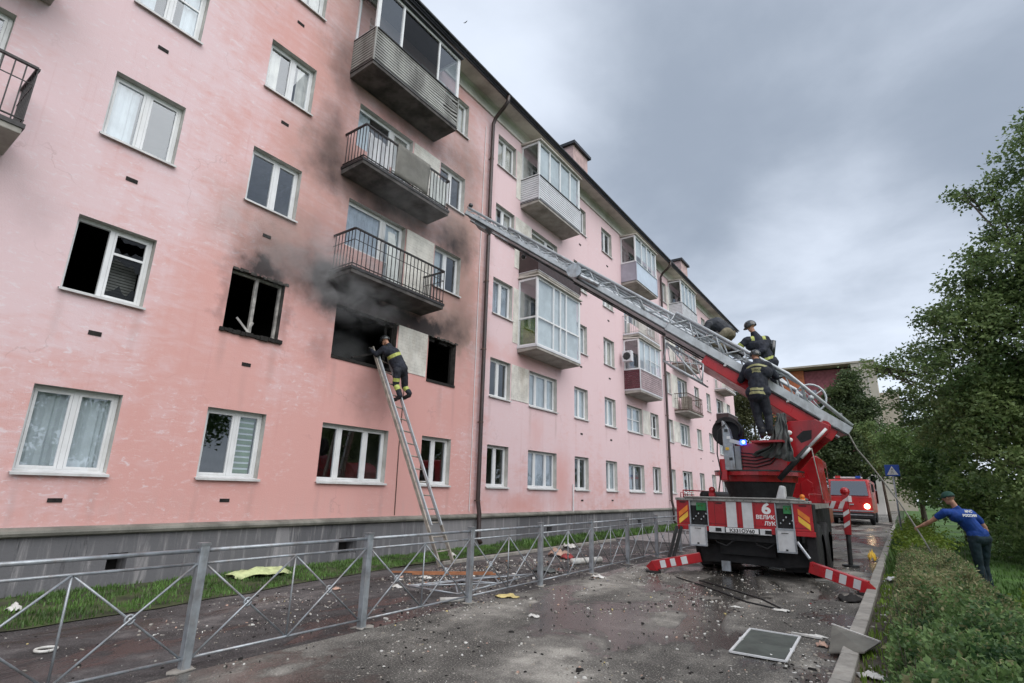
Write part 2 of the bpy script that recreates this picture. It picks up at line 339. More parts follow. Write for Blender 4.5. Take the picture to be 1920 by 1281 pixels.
# ------------------------------------------------------------ geometry helpers
class MB:
    def __init__(s): s.v = []; s.f = []; s.m = []; s.cur = 0
    def add(s, vs, fs):
        o = len(s.v); s.v += [tuple(p) for p in vs]
        for f in fs: s.f.append(tuple(i+o for i in f)); s.m.append(s.cur)
        return s
    def box(s, x0, x1, y0, y1, z0, z1):
        v = [(x, y, z) for x in (x0, x1) for y in (y0, y1) for z in (z0, z1)]
        return s.add(v, [(0, 1, 3, 2), (4, 6, 7, 5), (0, 4, 5, 1), (2, 3, 7, 6), (0, 2, 6, 4), (1, 5, 7, 3)])
    def quad(s, a, b, c, d): return s.add([a, b, c, d], [(0, 1, 2, 3)])
    def beam(s, p, q, w, h, up=(0, 0, 1)):
        p = Vector(p); q = Vector(q); d = (q-p).normalized(); up = Vector(up)
        sd = d.cross(up)
        if sd.length < 1e-4: sd = d.cross(Vector((1, 0, 0)))
        sd.normalize(); u = sd.cross(d)
        v = [e+sd*(a*w/2)+u*(b*h/2) for e in (p, q) for a in (-1, 1) for b in (-1, 1)]
        return s.add(v, [(0, 1, 3, 2), (4, 6, 7, 5), (0, 4, 5, 1), (2, 3, 7, 6), (0, 2, 6, 4), (1, 5, 7, 3)])
    def tube(s, p, q, r, n=8, r2=None): return s.path([p, q], r, n, r2)
    def path(s, pts, r, n=8, r2=None):
        pts = [Vector(p) for p in pts]; L = len(pts); vs = []; fs = []
        prev = None
        for i, p in enumerate(pts):
            d = (pts[min(i+1, L-1)]-pts[max(i-1, 0)]).normalized()
            a = d.cross(Vector((0, 0, 1))) if prev is None else (prev-d*prev.dot(d))
            if a.length < 1e-3: a = d.cross(Vector((1, 0, 0)))
            a.normalize(); prev = a; b = d.cross(a)
            rr = r if r2 is None else r+(r2-r)*i/(L-1)
            vs += [p+(a*math.cos(2*math.pi*k/n)+b*math.sin(2*math.pi*k/n))*rr for k in range(n)]
        for i in range(L-1):
            for k in range(n): k2 = (k+1) % n; fs.append((i*n+k, i*n+k2, (i+1)*n+k2, (i+1)*n+k))
        fs.append(tuple(range(n-1, -1, -1))); fs.append(tuple((L-1)*n+k for k in range(n)))
        return s.add(vs, fs)
    def poly(s, pts, off):   # extruded outline
        n = len(pts); off = Vector(off); v = [Vector(p) for p in pts]; v += [p+off for p in v]
        fs = [tuple(range(n-1, -1, -1)), tuple(range(n, 2*n))]
        fs += [(i, (i+1) % n, n+(i+1) % n, n+i) for i in range(n)]
        return s.add(v, fs)
    def ball(s, c, r, n=10, m=7, sc=(1, 1, 1)):
        vs = [(c[0], c[1], c[2]+r*sc[2])]; fs = []
        for i in range(1, m):
            a = math.pi*i/m
            for k in range(n):
                t = 2*math.pi*k/n; vs.append((c[0]+r*sc[0]*math.sin(a)*math.cos(t), c[1]+r*sc[1]*math.sin(a)*math.sin(t), c[2]+r*sc[2]*math.cos(a)))
        vs.append((c[0], c[1], c[2]-r*sc[2]))
        for k in range(n): fs.append((0, 1+k, 1+(k+1) % n))
        for i in range(m-2):
            for k in range(n):
                a = 1+i*n+k; b = 1+i*n+(k+1) % n; fs.append((a, a+n, b+n, b))
        l = len(vs)-1
        for k in range(n): fs.append((l, 1+(m-2)*n+(k+1) % n, 1+(m-2)*n+k))
        return s.add(vs, fs)
def islands(mb):
    par = list(range(len(mb.v)))
    def fd(a):
        while par[a] != a: par[a] = par[par[a]]; a = par[a]
        return a
    for f in mb.f:
        for i in f[1:]: par[fd(i)] = fd(f[0])
    grp = {}
    for f in mb.f: grp.setdefault(fd(f[0]), []).append(f)
    out = []
    for fl in grp.values():
        ids = sorted({i for f in fl for i in f}); mp = {i: k for k, i in enumerate(ids)}; q = MB(); q.add([mb.v[i] for i in ids], [tuple(mp[i] for i in f) for f in fl]); out.append(q)
    return out
OFF = {}
def setp(o, label=None, cat=None, group=None, kind=None):
    if label: o['label'] = label
    if cat: o['category'] = cat
    if group: o['group'] = group
    if kind: o['kind'] = kind
    return o
def thing(name, label, cat, loc, group=None, kind=None):
    o = bpy.data.objects.new(name, None); COL.objects.link(o); o.location = loc; o.empty_display_size = .1
    OFF[o] = Vector(loc); return setp(o, label, cat, group, kind)
def meshobj(name, me, parent=None, off=None):
    o = bpy.data.objects.new(name, me); COL.objects.link(o)
    if parent is not None: o.parent = parent; OFF[o] = OFF[parent]
    else:
        o.location = off if off is not None else (0, 0, 0); OFF[o] = Vector(off) if off is not None else Vector((0, 0, 0))
    return o
def part(name, mb, mats, parent=None, smooth=False, bevel=0, loc=None):
    if isinstance(mats, str): mats = [mats]
    off = OFF[parent] if parent is not None else (Vector(loc) if loc is not None else Vector((0, 0, 0)))
    me = bpy.data.meshes.new(name)
    me.from_pydata([(v[0]-off[0], v[1]-off[1], v[2]-off[2]) for v in mb.v], [], mb.f)
    for m in mats: me.materials.append(MATS[m])
    if len(mats) > 1: me.polygons.foreach_set('material_index', mb.m)
    bm = bmesh.new(); bm.from_mesh(me); bmesh.ops.recalc_face_normals(bm, faces=bm.faces); bm.to_mesh(me); bm.free()
    if smooth: me.polygons.foreach_set('use_smooth', [True]*len(me.polygons))
    o = meshobj(name, me, parent, off if parent is None else None)
    if bevel:
        b = o.modifiers.new('bevel', 'BEVEL'); b.width = bevel; b.segments = 2; b.limit_method = 'ANGLE'
    return o
def parts(name, mb, *a, **k):
    return [part(name, q, *a, **k) for q in islands(mb)]
def npmesh(name, V, F, mats, parent=None, off=(0, 0, 0), midx=None):
    me = bpy.data.meshes.new(name); n = len(F); k = F.shape[1]
    me.vertices.add(len(V)); me.vertices.foreach_set('co', (V-np.array(off)).astype(np.float32).ravel())
    me.loops.add(n*k); me.loops.foreach_set('vertex_index', F.astype(np.int32).ravel())
    me.polygons.add(n); me.polygons.foreach_set('loop_start', np.arange(0, n*k, k, dtype=np.int32))
    for m in ([mats] if isinstance(mats, str) else mats): me.materials.append(MATS[m])
    if midx is not None: me.polygons.foreach_set('material_index', midx.astype(np.int32))
    me.update(calc_edges=True); me.validate()
    return meshobj(name, me, parent, None if parent is not None else Vector(off))
def text_mb(txt, size, origin, right, up, ext=.002, align='CENTER', sx=1.0, bold=0.0):
    cu = bpy.data.curves.new('t', 'FONT'); cu.body = txt; cu.size = size; cu.extrude = ext; cu.align_x = align; cu.resolution_u = 3
    cu.offset = bold
    ob = bpy.data.objects.new('t', cu); COL.objects.link(ob)
    dg = bpy.context.evaluated_depsgraph_get(); me = bpy.data.meshes.new_from_object(ob.evaluated_get(dg))
    right = Vector(right).normalized(); up = Vector(up).normalized(); nn = right.cross(up); o = Vector(origin)
    mb = MB(); mb.add([o+right*v.co.x*sx+up*v.co.y+nn*v.co.z for v in me.vertices], [tuple(p.vertices) for p in me.polygons])
    bpy.data.objects.remove(ob); bpy.data.curves.remove(cu); bpy.data.meshes.remove(me)
    return mb

# ------------------------------------------------------------ ground, roads, verges
def wavy_sheet(name, xa, xb, y0, y1, z, mat, amp=.0, n=60, seed=0, parent=None):
    mb = MB(); rr = random.Random(seed)
    for i in range(n):
        ya = y0+(y1-y0)*i/n; yb = y0+(y1-y0)*(i+1)/n
        fa = amp*(mnoise.noise(Vector((ya*.9, seed, 0)))+.4*mnoise.noise(Vector((ya*3.1, seed, 5))))
        fb = amp*(mnoise.noise(Vector((yb*.9, seed, 0)))+.4*mnoise.noise(Vector((yb*3.1, seed, 5))))
        A = xa(ya) if callable(xa) else xa; B = xa(yb) if callable(xa) else xa
        Cc = xb(ya) if callable(xb) else xb; D = xb(yb) if callable(xb) else xb
        mb.quad((A, ya, z), (Cc+fa, ya, z), (D+fb, yb, z), (B, yb, z))
    return part(name, mb, mat)
g = MB(); g.quad((-900, -300, -.03), (900, -300, -.03), (900, 1500, -.03), (-900, 1500, -.03))
setp(part('ground', g, 'ground_earth'), kind='structure')
g = MB(); g.box(5.02, 9.65, -12, 240, -.02, 0.0)
setp(part('road', g, 'asphalt'), kind='structure')
g = MB(); g.box(0.0, 5.02, -12, 60, -.02, 0.0)
setp(part('footpath', g, 'path_asphalt'), kind='structure')
def grass_edge(y): return 2.25 if y < 3 else (2.25-(y-3)*.13 if y < 9 else 1.47+(0 if y < 12 else 0))
gs = wavy_sheet('grass_strip', .02, grass_edge, -8, 46, .012, 'grass_soil', .16, 120, 3); setp(gs, kind='structure')
g = MB(); g.box(1.7, 4.4, 19.0, 23.6, 0, .05); g.box(1.7, 4.6, 26, 40, 0, .05)
setp(part('pavement', g, 'pavement', bevel=.01), kind='structure')
g = MB(); g.box(9.81, 10.25, -8, 60, -.02, .045)
setp(part('verge', g, 'verge_dirt'), kind='structure')
g = MB(); g.box(10.25, 90, -30, 240, -.02, .03)
setp(part('lawn', g, 'lawn'), kind='structure')
k = thing('road_kerb', None, None, (9.73, 0, 0), kind='structure')
km = MB(); km.box(-.08, .08, .006, .994, -.02, .115)
me0 = None
for i in range(-3, 48):
    if me0 is None:
        o = part('kerb_stone', km, 'kerb_concrete', bevel=.012); me0 = o.data
    else: o = bpy.data.objects.new('kerb_stone', me0); COL.objects.link(o)
    if me0 is not None and o.data is me0 and not o.modifiers:
        b = o.modifiers.new('bevel', 'BEVEL'); b.width = .012; b.segments = 2
    o.parent = k; o.location = (random.uniform(-.006, .006), i, random.uniform(-.012, .008)); o.rotation_euler.z = random.uniform(-.006, .006)
k = thing('path_kerb', None, None, (1.9, 9.4, 0), kind='structure')
for i in range(9):
    mb = MB(); mb.box(1.86+.0, 1.94, 9.6+i*1.0, 10.59+i*1.0, -.02, .07); part('kerb_stone', mb, 'kerb_concrete', k, bevel=.01)

def blades(name, n, xf, y0, y1, h, mat, kind='stuff', label=None, cat=None, wid=.008, z=.01, lean=.5, clump=0):
    y = RNG.uniform(y0, y1, n); u = RNG.uniform(0, 1, n)
    xa = np.array([xf(v)[0] for v in y]); xb = np.array([xf(v)[1] for v in y]); x = xa+(xb-xa)*u
    if clump:
        nz = np.array([mnoise.noise(Vector((a*clump, b*clump, 3))) for a, b in zip(x, y)]); kp = nz > RNG.uniform(-.45, .35, n); x, y = x[kp], y[kp]; n = len(x)
    th = RNG.uniform(0, 2*np.pi, n); hh = h*RNG.uniform(.4, 1.25, n); ln = RNG.uniform(0, lean, n)*hh
    dx, dy = np.cos(th), np.sin(th); wd = wid*RNG.uniform(.6, 1.5, n)
    zz = np.full(n, z)
    A = np.stack([x-dy*wd, y+dx*wd, zz], 1); B = np.stack([x+dy*wd, y-dx*wd, zz], 1)
    M1 = np.stack([x+dx*ln*.35-dy*wd*.7, y+dy*ln*.35+dx*wd*.7, zz+hh*.6], 1); M2 = np.stack([x+dx*ln*.35+dy*wd*.7, y+dy*ln*.35-dx*wd*.7, zz+hh*.6], 1)
    T = np.stack([x+dx*ln, y+dy*ln, zz+hh], 1)
    V = np.stack([A, B, M2, M1, T], 1).reshape(-1, 3); b = np.arange(n)*5
    F = np.concatenate([np.stack([b, b+1, b+2], 1), np.stack([b, b+2, b+3], 1), np.stack([b+3, b+2, b+4], 1)])
    o = npmesh(name, V, F, mat); setp(o, label, cat, None, kind); return o
blades('grass', 30000, lambda y: (.06, grass_edge(y)-.02), 1.2, 14, .060, 'grass_blade', label='short green grass strip along the grey plinth of the pink building', cat='grass', wid=.006, clump=2.1, z=.012)
blades('grass', 9000, lambda y: (.06, grass_edge(y)+.0), 14, 34, .13, 'grass_blade', label='grass at the foot of the far part of the pink building', cat='grass', wid=.014, z=.012)
blades('grass', 42000, lambda y: (11.1, 14.5+y*.25), 8, 34, .09, 'grass_blade', label='mown green lawn behind the man in the blue shirt', cat='grass', wid=.012, z=.03, clump=.8)
blades('grass', 9000, lambda y: (9.86, 10.9), 15, 42, .26, 'grass_blade', label='taller fresh grass along the kerb beyond the hedge', cat='grass', wid=.012, z=.045)
blades('weeds', 2600, lambda y: (9.84, 10.1), 3, 15, .07, 'weed_blade', label='sparse weeds on the dirt verge between kerb and hedge', cat='weeds', wid=.007, z=.045, clump=2.2)

# ------------------------------------------------------------ apartment building
FH = 2.805; Z0, Z1 = 1.70, 2.975          # first floor sill and head
YL, YR = -3.9, 46.6
B = thing('apartment_building', 'long five storey pink apartment block with fire damaged flats on the left of the street', 'building', (0, 0, 0))
cols = {  # name: (y0, y1, kind)
    'V0': (-3.3, -2.12, 'w'), 'B0': (-.95, 1.03, 'bm'), 'A': (2.40, 3.56, 'w'), 'K': (4.95, 6.12, 'w'), 'W': (7.47, 9.42, 'b'), 'V': (10.62, 11.80, 'w'),
    'R1': (13.50, 14.65, 'w'), 'R2': (15.82, 17.77, 'b'), 'R3': (19.17, 20.36, 'w'), 'R4': (22.0, 23.17, 'w'), 'R5': (24.47, 26.40, 'bm'), 'R6': (27.56, 28.75, 'w'),
    'T1': (30.2, 31.1, 'w'), 'T2': (32.35, 34.2, 'b'), 'T3': (35.72, 36.75, 'w'), 'T4': (38.5, 39.5, 'w'), 'T5': (41.1, 42.95, 'bm'), 'T6': (44.1, 45.15, 'w')}
openings = []   # (y0,y1,z0,z1)
for c, (a, b, kd) in cols.items():
    for f in range(5):
        z0 = Z0+FH*f; z1 = Z1+FH*f
        if kd[0] == 'w' or f < 2: openings.append((a, b, z0, z1))
        else:
            zd = .93+FH*f
            if kd == 'b': openings += [(a, a+1.25, z0, z1), (a+1.25, b, zd, z1)]
            else: openings += [(a, a+.72, zd, z1), (a+.72, b, z0, z1)]
def grid_wall(x, ya, yb, za, zb, holes, mb):
    ys = sorted({ya, yb} | {h[0] for h in holes} | {h[1] for h in holes}); ys = [v for v in ys if ya <= v <= yb]
    for i in range(len(ys)-1):
        a, b = ys[i], ys[i+1]; m = (a+b)/2
        hs = sorted([h for h in holes if h[0] <= m <= h[1]], key=lambda h: h[2]); z = za
        for h in hs:
            if h[2] > z: mb.quad((x, a, z), (x, b, z), (x, b, h[2]), (x, a, h[2]))
            z = h[3]
        if z < zb: mb.quad((x, a, z), (x, b, z), (x, b, zb), (x, a, zb))
wall = MB(); grid_wall(0, YL, YR, .9, 14.67, openings, wall)
wall.quad((0, YR, .9), (-12.6, YR, .9), (-12.6, YR, 14.67), (0, YR, 14.67)); wall.quad((0, YL, 0), (-12.6, YL, 0), (-12.6, YL, 14.67), (0, YL, 14.67))
wall.quad((-12.6, YL, 0), (-12.6, YR, 0), (-12.6, YR, 14.67), (-12.6, YL, 14.67))
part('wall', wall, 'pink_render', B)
# reveals
def is_burnt(a, f): return f == 1 and 4 < a < 12.5
rv = MB(); rb = MB()
D = -.24
for (a, b, z0, z1) in openings:
    f = int((z1-1)/FH); mb = MB()
    nxt = [o for o in openings if abs(o[0]-b) < 1e-6 and abs(o[3]-z1) < 1e-6]; prv = [o for o in openings if abs(o[1]-a) < 1e-6 and abs(o[3]-z1) < 1e-6]
    mb.quad((0, a, z1), (0, b, z1), (D, b, z1), (D, a, z1)); mb.quad((0, a, z0), (0, b, z0), (D, b, z0), (D, a, z0))
    if prv and prv[0][2] > z0: mb.quad((0, a, z0), (D, a, z0), (D, a, prv[0][2]), (0, a, prv[0][2]))
    elif not prv: mb.quad((0, a, z0), (D, a, z0), (D, a, z1), (0, a, z1))
    if nxt and nxt[0][2] > z0: mb.quad((0, b, z0), (D, b, z0), (D, b, nxt[0][2]), (0, b, nxt[0][2]))
    elif not nxt: mb.quad((0, b, z0), (D, b, z0), (D, b, z1), (0, b, z1))
    part('window_reveal', mb, 'reveal_burnt' if is_burnt(a, f) else 'reveal_white', B)
# rooms behind the windows
rooms = MB(); burnt = MB()
grid_wall(D-.001, YL+.1, YR-.1, .6, 14.67, openings, rooms)
def room(mb, a, b, f, dep=3.6):
    z0 = .85+FH*f; z1 = z0+FH-.25; x0 = D-.002; x1 = -dep
    mb.quad((x1, a, z0), (x1, b, z0), (x1, b, z1), (x1, a, z1)); mb.quad((x0, a, z0), (x0, b, z0), (x1, b, z0), (x1, a, z0)); mb.quad((x0, a, z1), (x0, b, z1), (x1, b, z1), (x1, a, z1))
    mb.quad((x0, a, z0), (x1, a, z0), (x1, a, z1), (x0, a, z1)); mb.quad((x0, b, z0), (x1, b, z0), (x1, b, z1), (x0, b, z1))
edges = [-3.8, -1.6, 1.6, 4.25, 6.8, 10.0, 12.9, 15.2, 18.4, 21.1, 23.8, 27.0, 29.8, 31.6, 34.9, 37.6, 40.2, 43.5, 46.5]
for f in range(5):
    for a, b in zip(edges, edges[1:]):
        room(burnt if (f == 1 and 1.5 < a < 12.5) else rooms, a+.06, b-.06, f)
part('room_interior', rooms, 'room_wall', B); o = part('room_interior', burnt, 'room_burnt', B); o['label'] = 'blackened burnt out rooms'
# white painted brick panels between the balcony doors and the next windows
bp = None
def brick_panel(y0, y1, f):
    if f == 0: return
    z0 = (1.76+FH*f) if f == 1 else (.95+FH*f); z1 = Z1+FH*f
    pn = MB(); pn.box(.001, .012, y0, y1, z0, z1); p_ = part('infill_panel', pn, 'white_brick_paint', B)
    if y0 > 20 or f > 3: return
    br = MB(); r = 0; z = z0
    while z < z1-.03:
        h = min(.077, z1-z-.004); y = y0-(.13 if r % 2 else 0)
        while y < y1-.02:
            a = max(y, y0)+.005; b = min(y+.255, y1)-.005
            if b-a > .03: br.box(.011, .017+random.uniform(0, .003), a, b, z+.003, z+h)
            y += .26
        z += .083; r += 1
    o = part('brick', br, 'white_brick_paint', p_); o['kind'] = 'stuff'
for f in range(1, 5):
    for (a, b) in [(9.47, 10.57), (14.70, 15.78), (26.45, 27.50), (31.15, 32.3), (43.0, 44.05), (-2.07, -.99)]: brick_panel(a, b, f)
# plinth, ledge
cell = [(3.80, 4.08, .22, .50), (8.20, 8.70, .16, .50), (17.0, 17.4, .2, .5), (25.2, 25.6, .2, .5), (-.5, -.1, .2, .5)]
pl = MB(); grid_wall(.06, YL-.05, YR+.06, -.05, .80, cell, pl)
for (a, b, z0, z1) in cell:
    pl.quad((.06, a, z0), (-.3, a, z0), (-.3, a, z1), (.06, a, z1)); pl.quad((.06, b, z0), (-.3, b, z0), (-.3, b, z1), (.06, b, z1))
    pl.quad((.06, a, z0), (.06, b, z0), (-.3, b, z0), (-.3, a, z0)); pl.quad((.06, a, z1), (.06, b, z1), (-.3, b, z1), (-.3, a, z1))
pl.quad((.06, YR+.06, -.05), (-12.7, YR+.06, -.05), (-12.7, YR+.06, .8), (.06, YR+.06, .8))
part('plinth', pl, 'plinth_render', B)
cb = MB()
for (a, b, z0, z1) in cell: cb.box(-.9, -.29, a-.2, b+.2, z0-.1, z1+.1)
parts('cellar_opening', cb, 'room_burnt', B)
ld = MB(); prof = [(.0, .79), (.10, .79), (.135, .81), (.15, .85), (.135, .885), (.08, .905), (0.0, .925)]
ld.poly([(x, YL-.1, z) for x, z in prof], (0, YR-YL+.15, 0)); part('plinth_ledge', ld, 'ledge_render', B, smooth=False)
# cornice, soffit, fascia, roof
cn = MB(); cn.poly([(.002, YL, 14.66), (.06, YL, 14.66), (.06, YL, 14.74), (.03, YL, 14.76), (.05, YL, 15.02), (.16, YL, 15.12), (.002, YL, 15.12)], (0, YR-YL, 0)); part('cornice', cn, 'cornice', B)
sf = MB(); sf.box(.16, .66, YL, YR+.4, 15.07, 15.10); sf.box(-12.6, .16, YL, YR+.4, 15.125, 15.15); part('soffit', sf, 'soffit', B)
fs = MB(); fs.box(.66, .72, YL, YR+.4, 15.03, 15.22); part('fascia', fs, 'roof_metal', B)
gt = MB(); gt.path([(.79, YL, 15.17), (.79, YR+.4, 15.17)], .055, 8); part('gutter', gt, 'roof_metal', B, smooth=True)
rf = MB(); rf.poly([(.72, YL, 15.20), (.72, YL, 15.24), (-6.3, YL, 17.6), (-13.3, YL, 15.24), (-13.3, YL, 15.15), (-.5, YL, 15.16)], (0, YR-YL+.4, 0)); RF = part('roof', rf, 'roof_metal', B)
for y in (20.3, 36.5):
    ch = MB(); ch.box(-1.7, -.6, y, y+1.5, 15.4, 18.05); c_ = part('chimney', ch, 'chimney_pink', RF)
for y in (20.3, 36.5):
    ch = MB(); ch.box(-1.85, -.45, y-.14, y+1.64, 18.05, 18.2); part('chimney_cap', ch, 'roof_metal', RF)
for y in (20.3, 36.5):
    for (a, b) in ((0, .5), (1.0, 1.5)):
        pass

def frame_bars(mb, x, y0, y1, z0, z1, t, dpt=.05):
    mb.box(x-dpt, x, y0, y0+t, z0, z1); mb.box(x-dpt, x, y1-t, y1, z0, z1)
    mb.box(x-dpt, x, y0+t, y1-t, z0, z0+t); mb.box(x-dpt, x, y0+t, y1-t, z1-t, z1)
def window(y0, y1, z0, z1, leaves=(.5, .5), transom=None, mat='pvc_white', gmat='glass', curtain=.5, sill=True, missing=(), broken=(), t=.05, xf=-.14, cmat='curtain', name='window', open_leaf=None, label=None):
    fr = MB(); frame_bars(fr, xf, y0+.005, y1-.005, z0+.005, z1-.005, t, .06)
    ys = [y0+.005+t]; Wd = y1-y0-.01-2*t
    for fx in leaves[:-1]: ys.append(ys[-1]+Wd*fx)
    ys.append(y1-.005-t)
    for y in ys[1:-1]: fr.box(xf-.055, xf+.006, y-.035, y+.035, z0+t, z1-t)
    rects = []
    for i in range(len(ys)-1):
        a = ys[i]+(.035 if i else 0); b = ys[i+1]-(.035 if i < len(ys)-2 else 0)
        if i in missing: continue
        frame_bars(fr, xf+.003, a+.004, b-.004, z0+t+.006, z1-t-.006, .038, .045)
        aa, bb, za, zb = a+.042, b-.042, z0+t+.044, z1-t-.044
        if transom and i in transom[1]:
            zt = z0+(z1-z0)*transom[0]; fr.box(xf-.04, xf+.002, aa, bb, zt-.02, zt+.02)
            rects += [(i, aa, bb, za, zt-.02), (i, aa, bb, zt+.02, zb)]
        else: rects.append((i, aa, bb, za, zb))
    W = part(name, fr, mat, B)
    if label: W['label'] = label
    for (i, a, b, za, zb) in rects:
        if i in broken:
            xg = xf-.03
            for sgn in (0, 1):
                pm = MB()
                pts = []
                n = 7; base = za if sgn == 0 else zb; H = (zb-za)
                for q in range(n+1): pts.append((xg, a+(b-a)*q/n, base+(1 if sgn == 0 else -1)*H*random.uniform(.04, .34)))
                pts = [(xg, a, base)]+pts+[(xg, b, base)]
                pm.poly(pts, (.005, 0, 0))
                part('glass_shard', pm, 'glass_dirty', W)
        else:
            pm = MB(); pm.quad((xf-.025, a-.01, za-.01), (xf-.025, b+.01, za-.01), (xf-.025, b+.01, zb+.01), (xf-.025, a-.01, zb+.01)); part('pane', pm, gmat, W)
    if curtain > 0:
        rr = random.random()
        spans = []
        if rr < .45: spans = [(y0+.05, y1-.05)]
        elif rr < .75: spans = [(y0+.05, y0+(y1-y0)*.42)]
        else: spans = [(y0+.05, y0+(y1-y0)*.30), (y1-(y1-y0)*.30, y1-.05)]
        if random.random() < curtain:
            cm = MB(); xq = xf-.085
            for (a, b) in spans:
                n = max(6, int((b-a)/.035))
                for q in range(n):
                    ya = a+(b-a)*q/n; yb = a+(b-a)*(q+1)/n
                    xa = xq+.02*math.sin(q*1.9+1.3*math.sin(q*.7)); xb_ = xq+.02*math.sin((q+1)*1.9+1.3*math.sin((q+1)*.7))
                    cm.quad((xa, ya, z0+.05), (xb_, yb, z0+.05), (xb_, yb, z1-.03), (xa, ya, z1-.03))
            part('curtain', cm, random.choice(['curtain', 'curtain', 'curtain_warm', 'curtain_grey']), W, smooth=True)
    if sill:
        sm = MB(); sm.poly([(xf+.001, y0-.03, z0+.03), (.07, y0-.03, z0-.008), (.07, y0-.03, z0-.045), (.055, y0-.03, z0-.045), (.055, y0-.03, z0-.02), (xf+.001, y0-.03, z0+.012)], (0, y1-y0+.06, 0))
        part('window_sill', sm, 'sill_metal' if mat != 'pvc_sooty' else 'charred', W)
    return W
random.seed(21)
for c, (a, b, kd) in cols.items():
    for f in range(5):
        z0 = Z0+FH*f; z1 = Z1+FH*f
        if c == 'A' and f == 1: continue
        if is_burnt(a, f): continue
        cu = .35 if f == 0 else .86
        if kd[0] == 'w':
            lv = (.5, .5); tr = None
            if c in ('K',): lv = (.55, .45)
            if c in ('R6', 'T4') and f > 0: tr = (.4, (0, 1))
            if c == 'A' and f == 3: tr = (.62, (1,))
            narrow = (b-a) < 1.1
            W = window(a, b, z0, z1, lv, tr, curtain=cu if c != 'K' or f else 0)
            if c == 'K' and f == 0:     # striped roller blind behind the right leaf
                sb = MB(); sb.box(-.236, -.232, a+.66, b-.1, z0+.08, z1-.08); part('blind_and_sky_glare', sb, 'curtain', W)
                sb = MB()
                for q in range(10): sb.box(-.229, -.222, a+.66, b-.1, z0+.1+q*.112, z0+.172+q*.112)
                part('striped_blind', sb, 'curtain_green', W)
        elif f < 2:
            lv = (.28, .42, .30) if c == 'W' else ((.3, .4, .3) if kd == 'b' else (.5, .5))
            window(a, b, z0, z1, lv, (.5, (0, 1)) if (c == 'R5' and f == 1) else None, curtain=cu)
        else:
            zd = .93+FH*f
            if kd == 'b':
                window(a, a+1.25, z0, z1, (1.0,), curtain=.9, sill=False); window(a+1.25, b, zd, z1, (1.0,), (.42, (0,)), curtain=.8, sill=False, name='balcony_door')
            else:
                window(a, a+.72, zd, z1, (1.0,), (.42, (0,)), curtain=.8, sill=False, name='balcony_door'); window(a+.72, b, z0, z1, (1.0,), curtain=.9, sill=False)
f = 1
window(2.40, 3.56, Z0+FH, Z1+FH, (.46, .54), (.66, (1,)), missing=(0,), broken=(1,), curtain=0, label='window with its left leaf gone and broken panes on the right')
mb = MB()
for i in range(15): mb.box(-.40, -.385, 3.02, 3.5, Z0+FH+.08+i*.052, Z0+FH+.12+i*.052)
parts('blind_slat', mb, 'canvas_grey', B)
# burnt kitchen window: only scorched bars remain
mb = MB(); a, b, z0, z1 = 4.95, 6.12, Z0+FH, Z1+FH
frame_bars(mb, -.12, a+.01, b-.01, z0+.01, z1-.01, .05, .06); mb.box(-.18, -.115, 5.52, 5.585, z0+.06, z1-.05)
mb.beam((-.12, 5.25, z0+.32), (-.05, 5.50, z0+.05), .03, .04); mb.beam((-.12, 5.60, z0+.30), (-.06, 5.46, z0+.03), .025, .035)
Wb = part('window', mb, 'pvc_sooty', B); Wb['label'] = 'burnt out window with one scorched upright'
mb = MB()
for i in range(16):
    y = a-.06+i*.082; mb.box(-.1, .06+random.uniform(-.02, .03), y, y+.08, z0-.05+random.uniform(-.015, .01), z0+.02+random.uniform(-.01, .02))
part('window_sill', mb, 'charred', Wb)
# big burnt opening, small burnt opening
for (a, b) in ((7.47, 9.42), (10.62, 11.80)):
    mb = MB()
    mb.box(-.2, -.12, a, a+.05, z0, z1); mb.box(-.2, -.12, b-.07, b-.01, z0, z1); mb.box(-.2, .03, a, b, z0-.04, z0+.03)
    rr = random.Random(int(a*10))
    y = a+.05
    while y < b-.05:
        w_ = rr.uniform(.08, .25); mb.box(-.19, -.10, y, min(y+w_, b-.02), z1-rr.uniform(.02, .12), z1-.002); y += w_
    Wc = part('window', mb, 'charred', B); Wc['label'] = 'burnt out opening with charred edges'
mb = MB(); mb.beam((-.05, 8.1, 4.60), (.02, 8.72, 4.83), .04, .05); mb.beam((-.3, 9.30, 4.6), (-.26, 9.26, 5.7), .06, .08)
part('charred_bar', mb, 'charred', B)
# exposed broken render edges round the burnt openings
random.seed(5)
mb = MB()
for (a, b) in ((4.95, 6.12), (7.47, 9.42), (10.62, 11.8)):
    for q in range(26):
        y = random.uniform(a-.03, b+.03); h = random.uniform(.01, .05); wv = random.uniform(.03, .12)
        mb.box(-.05, .006+random.uniform(0, .01), y, y+wv, z1-random.uniform(0, .03), z1+h)
part('scorched_render', mb, 'reveal_burnt', B)['kind'] = 'stuff'
# little vents under the windows
mb = MB()
for c in ('A', 'K', 'R3', 'R4', 'T3', 'T4'):
    a, b, _ = cols[c]
    for f in range(5):
        y = (a+b)/2; z = Z1+FH*f+.93 if f < 4 else 99
        if z < 14: mb.box(-.02, .012, y-.09, y+.09, z-.045, z+.025)
    mb.box(-.02, .012, (a+b)/2-.09, (a+b)/2+.09, 1.27, 1.33)
parts('vent_hole', mb, 'charred', B)
mb = MB(); mb.tube((.05, 18.95, .9), (.05, 18.95, 1.9), .03); part('gas_pipe', mb, 'pvc_white', B)
mb = MB(); mb.path([(.012, 9.82, 4.1), (.012, 9.80, 2.6), (.012, 9.83, .95)], .012, 5); part('wall_cable', mb, 'rust_iron', B)
mb = MB(); mb.path([(.03, 12.72, 14.0), (.03, 12.7, 9), (.03, 12.72, 1.0)], .012, 5); part('wall_cable', mb, 'pvc_white', B)

